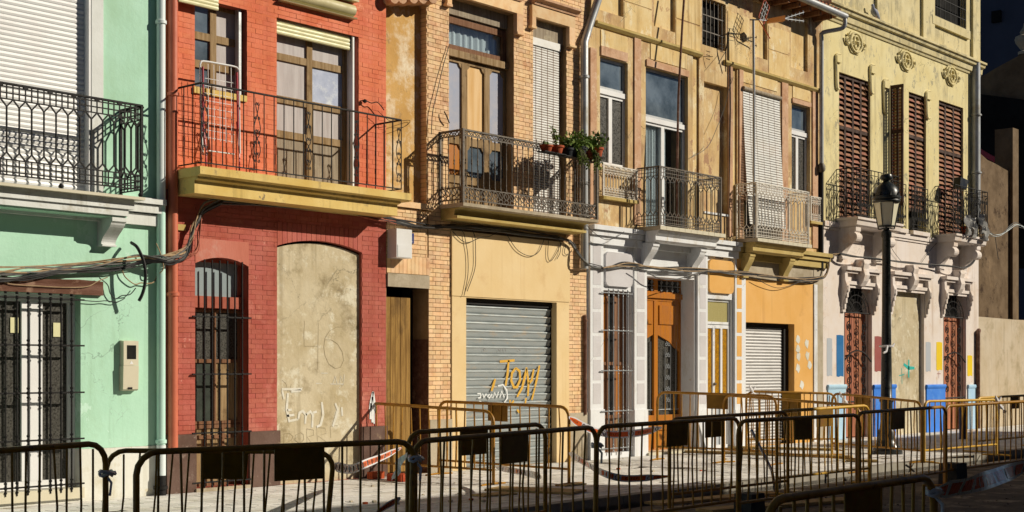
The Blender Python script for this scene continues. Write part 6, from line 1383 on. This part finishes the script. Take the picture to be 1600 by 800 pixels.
# potted plants on the brick house balcony
def leaves(b, c, rx, ry, rz, n, size, rng, narrow=.4):
    for _ in range(n):
        while True:
            v = Vector((rng.uniform(-1, 1), rng.uniform(-1, 1), rng.uniform(-1, 1)))
            if .15 < v.length < 1: break
        p = Vector((c[0] + v.x*rx, c[1] + v.y*ry, c[2] + v.z*rz)); d = Vector((rng.gauss(0, 1), rng.gauss(0, 1), rng.gauss(.3, 1))).normalized()
        w_ = d.orthogonal().normalized(); w_.rotate(Matrix.Rotation(rng.uniform(0, 6.3), 3, d)); s = size * rng.uniform(.6, 1.3)
        b.add([p, p + d*s*.5 + w_*s*narrow*.5, p + d*s, p + d*s*.5 - w_*s*narrow*.5], [(0, 1, 2, 3)])
yp = -p3 - .05; prng = random.Random(5)
def potted(px_, pytop, pybot, wpx, pmat, label, kind, ytop, lm='leaf', y=yp):
    x = X(px_, y); z0, z1 = H(px_, pybot, y), H(px_, pytop, y); r = abs(X(px_ + wpx/2, y) - x); th = thing('potted_plant', label, 'potted plant', (x, y, z0), 'plants on the brick house balcony')
    MB().lathe([(r*.72, 0), (r*.76, .01), (r*.95, (z1-z0)*.72), (r*1.08, (z1-z0)*.75), (r*1.1, z1-z0), (r*.95, z1-z0)], (x, y, z0), 14).build('pot', pmat, th, True)
    zt = H(px_, ytop, y); hh = zt - z1; b = MB(); st = MB()
    if kind == 'cactus':
        for k in range(5): b.lathe([(.01, 0), (.025, .02), (.028, .05), (.01, .08)], (x + prng.uniform(-r, r)*.6, y + prng.uniform(-r, r)*.6, z1 - .01), 6)
    elif kind == 'tall':
        for k in range(3):
            dx_ = (k - 1) * .09; pts = [Vector((x + dx_*t + .02*math.sin(5*t + k), y + .03*k*t, z1 + hh*t*(1 - .2*k))) for t in (0, .25, .5, .75, 1)]; st.tube(smooth_path(pts, 3), .008, 5)
            for p in smooth_path(pts, 3)[3:]: leaves(b, p, .035, .035, .03, 4, .05, prng, .55)
    elif kind == 'arch':
        pts = [Vector((x, y, z1)), Vector((x + .12, y, z1 + hh*.55)), Vector((x + .26, y, z1 + hh*.8)), Vector((x + .42, y, z1 + hh))]; st.tube(smooth_path(pts, 4), .008, 5)
        for p in smooth_path(pts, 4)[3:]: leaves(b, p, .05, .05, .04, 6, .07, prng, .4)
        leaves(b, (x, y, z1 + .12), .12, .12, .12, 60, .07, prng)
    else:
        for k in range(6): st.tube([(x, y, z1), (x + prng.uniform(-1, 1)*r, y + prng.uniform(-1, 1)*r, z1 + hh*.7)], .006, 4)
        leaves(b, (x, y, z1 + hh*.5), r*1.8, r*1.6, hh*.6, 150, .085, prng, .5); leaves(b, (x, y, z1 + hh*.95), r*1.3, r*1.2, hh*.5, 40, .06, prng, .4)
        if kind == 'trail':
            for k in range(8):
                p0 = Vector((x + prng.uniform(-r, r)*.3, y - r, z1)); p1 = p0 + Vector((prng.uniform(.0, .3), -.05, -prng.uniform(.15, .42))); st.tube([p0, p0.lerp(p1, .4) + Vector((0, -.05, .03)), p1], .005, 4)
                for t in range(8): leaves(b, p0.lerp(p1, t/8), .03, .03, .03, 5, .055, prng, .55)
    if st.v: st.build('stems', 'stem', th, True)
    b.build('foliage', lm, th)
potted(853.5, 227, 237, 13, 'terracotta', 'small terracotta pot with stubby cactus on the rail shelf', 'cactus', 222, 'leaf_dark')
potted(869, 228, 240, 15, 'terracotta', 'terracotta pot with thin tall leafy stalks', 'tall', 199)
potted(886, 232, 244, 14, 'pot_dark', 'dark pot with long arching leafy branch and bushy base', 'arch', 201)
potted(893, 230, 245, 13, 'pot_dark', 'dark pot with trailing variegated ivy', 'trail', 222)
potted(905, 230, 247, 15, 'pot_dark', 'black pot with dense bright green bush', 'bush', 214)
potted(918, 236, 252, 12, 'terracotta', 'brown pot with trailing stems spilling over the rail', 'trail', 216)
potted(932, 231, 245, 13, 'terracotta', 'terracotta pot with round-leaved jade shrub at the rail end', 'bush', 213, 'leaf_dark')
hk = thing('plant_shelf', 'black iron plant holder hooked along the brick house balcony rail', 'shelf', (X(880, yp), yp, H(880, 245, yp))); sh_ = MB()
for pc, py_, hw in ((853.5, 237, 9), (869, 240, 9), (886, 244, 9), (893, 245, 8), (905, 247, 9), (918, 252, 8), (932, 245, 8)):
    x0, x1, zz = X(pc - hw, yp), X(pc + hw, yp), H(pc, py_, yp) - .006
    sh_.box(x0, x1, yp - .10, yp + .08, zz - .012, zz); sh_.tube([(x0, yp + .08, zz), (x0, yp + .085, zz + .2)], .006, 4)
sh_.build('shelf_plate', 'iron', hk)
# floodlight and draped rags on the far cream balcony, pigeon on the cornice
fl = thing('floodlight', 'black floodlight mounted above the far cream balcony rail', 'floodlight', P(1490, 292, -.25)); c = P(1500, 287, -.35)
MB().prism([(c.x - .28, c.z - .14), (c.x + .12, c.z - .16), (c.x + .26, c.z + .10), (c.x - .22, c.z + .14)], 'y', c.y - .12, c.y + .06).build('housing', 'black_box', fl); MB().tube([c + Vector((-.2, 0, 0)), P(1484, 300, 0.0)], .02, 5).build('arm', 'black_box', fl, True)
MB().tube([c + Vector((-.15, .0, -.1)), c + Vector((-.15, 0, -.6)), Vector((c.x - .15, -p6 + .05, z5 + .5))], .02, 5).build('stand', 'black_box', fl, True)
rg = thing('draped_rags', 'dusty grey rags and plastic draped over the far cream balcony', 'rags', P(1525, 365, -p6)); rr_ = random.Random(9)
for px_, py_ in ((1511, 352), (1520, 356), (1533, 350), (1538, 362)):
    c = P(px_, py_, -p6 - .02); b = MB(); n = 7; vs = []
    for i in range(n):
        for j in range(5): vs.append(c + Vector(((j - 2)*.07 + rr_.uniform(-.03, .03), -.03 + .06*math.sin(j*2 + i) + rr_.uniform(-.02, .02), (3 - i)*.085 + rr_.uniform(-.02, .02))))
    b.add(vs, [(i*5+j, i*5+j+1, (i+1)*5+j+1, (i+1)*5+j) for i in range(n-1) for j in range(4)]).build('rag', 'rag', rg, True)
fp = thing('potted_plant', 'square terracotta pot standing on the far cream balcony', 'flower pot', P(1513, 345, -.3)); c = Vector((X(1511, -.3), -.3, z5)); MB().lathe([(.11, 0), (.15, .22), (.17, .23), (.17, .29), (.14, .29)], c, 4).build('pot', 'terracotta', fp); st = MB(); st.tube([c + Vector((0, 0, .28)), c + Vector((.02, 0, .6))], .01, 4); st.build('dry_stalk', 'stem', fp)
pg = thing('pigeon', 'grey pigeon perched on the cornice of the cream house', 'bird', P(1367, 30, -.12)); c = Vector((X(1367, -.12), -.12, zk5 + .05))
bd_ = MB(); bd_.tube(smooth_path([c + Vector((.26, 0, .03)), c + Vector((.14, 0, .08)), c + Vector((.02, 0, .13)), c + Vector((-.07, 0, .18)), c + Vector((-.10, 0, .25)), c + Vector((-.115, 0, .295)), c + Vector((-.16, 0, .285))], 2), [.006, .03, .05, .065, .08, .085, .07, .05, .036, .034, .038, .03, .004], 10); bd_.build('body', 'pigeon', pg, True)
for s in (-1, 1): MB().tube([c + Vector((.02, s*.025, .10)), c + Vector((.02, s*.025, 0))], .006, 4).build('leg', 'antenna_red', pg)
# small flower pot shelf details end

# ================================================================== loose things on the ground
def plank(label, a, b, wd, th_=.03, z=0.0, lift=0):
    A, B = G(*a, z), G(*b, z); d = (B - A).normalized(); n = Vector((-d.y, d.x, 0)) * wd * .5; up = Vector((0, 0, th_)); A.z += .003; B.z += .003 + lift
    o = MB().add([A - n, B - n, B + n, A + n, A - n + up, B - n + up, B + n + up, A + n + up], [(0,3,2,1), (4,5,6,7), (0,1,5,4), (1,2,6,5), (2,3,7,6), (3,0,4,7)]).build('plank', 'plank')
    return tag(o, label, 'plank', 'planks left on the paving')
plank('long plank lying on the paving before the narrow amber glass door', (1072, 707), (1330, 716), .22, .045)
plank('second long plank beside it before the orange wall', (1135, 700), (1300, 704), .22, .04)
plank('wide board lying on the paving before the grey garage shutter', (770, 765), (905, 771), .5, .03)
plank('short pale board under the leg of the sunlit barrier before the garage', (745, 776), (798, 772), .28, .02)
plank('small pale offcut of wood at the far leg of the garage barrier', (878, 760), (910, 757), .16, .02)
plank('board lying by the foot of the street lamp', (1322, 721), (1372, 722), .22, .035)
plank('board lying along the trench edge before the carved door', (1020, 789), (1210, 772), .3, .03, -.09)
plank('long plank bridging the wet strip before the nearest barrier', (1100, 801), (1330, 783), .3, .04, -.09)
for (a, b, lab) in (((588, 748), 0, 'single new red brick by the walled-up doorway'), ((619, 751), 0, 'new red brick beneath the twisted tape end'), ((632, 752), 1, 'darker new red brick beside the sunlit barrier leg')):
    c = G(*a, 0); o = MB().box(c.x - .13, c.x + .11, c.y - .06, c.y + .06, .001, .105)
    for k in (-.055, .0, .055): o.box(c.x - .1325, c.x - .1302, c.y + k*.8 - .014, c.y + k*.8 + .014, .03, .075)
    tag(o.build('loose_brick', 'new_brick'), lab, 'brick', None)
for (px_, py_, gz_, s, lab) in ((1489, 757, -.09, .20, 'dark concrete block at the foot of the kerbside barrier beside the trailing tape'), (1171, 806, -.13, .17, 'dark concrete block on the road behind the nearest barrier')):
    c = G(px_, py_, gz_); tag(MB().prism([(c.x - s, gz_ + .001), (c.x + s, gz_ + .001), (c.x + s*.85, gz_ + s*1.6), (c.x - s*.85, gz_ + s*1.6)], 'y', c.y - s*.7, c.y + s*.7).build('concrete_block', 'concrete_block'), lab, 'block')
db = thing('rubble', 'scattered chips of red brick and mortar on the paving', 'rubble', G(560, 760, 0)); dm, dg = MB(), MB(); drng = random.Random(4)
for k in range(70):
    px_, py_ = drng.uniform(500, 1450), drng.uniform(715, 790)
    c = G(px_, py_, 0)
    if not -4.4 < c.y < -.2: continue
    s = drng.uniform(.008, .028); (dm if k % 5 == 0 else dg).box(c.x - s, c.x + s, c.y - s*.7, c.y + s*.7, .0, s)
dm.build('brick_chip', 'new_brick', db, kind='stuff'); dg.build('mortar_chip', 'stone_grey', db, kind='stuff'); db['kind'] = 'stuff'
db2 = MB()
for k in range(120):
    c = G(drng.uniform(950, 1650), drng.uniform(735, 795), -.09)
    if not -9 < c.y < -5.15: continue
    s = drng.uniform(.008, .02); db2.box(c.x - s, c.x + s, c.y - s*.7, c.y + s*.7, -.095, -.09 + s*.8)
o = db2.build('gravel', 'dirt', kind='stuff'); o['label'] = 'loose stones on the unpaved strip of road'; o['category'] = 'gravel'
st_ = thing('steel_prop', 'thin steel prop leaning between barriers before the amber glass door', 'prop', G(1208, 752, -.09)); MB().tube([PZ(1174, 672, 19.0), PZ(1206, 735, 18.6), G(1212, 768, -.09)], .022, 6).build('rod', 'zinc_pipe', st_, True)
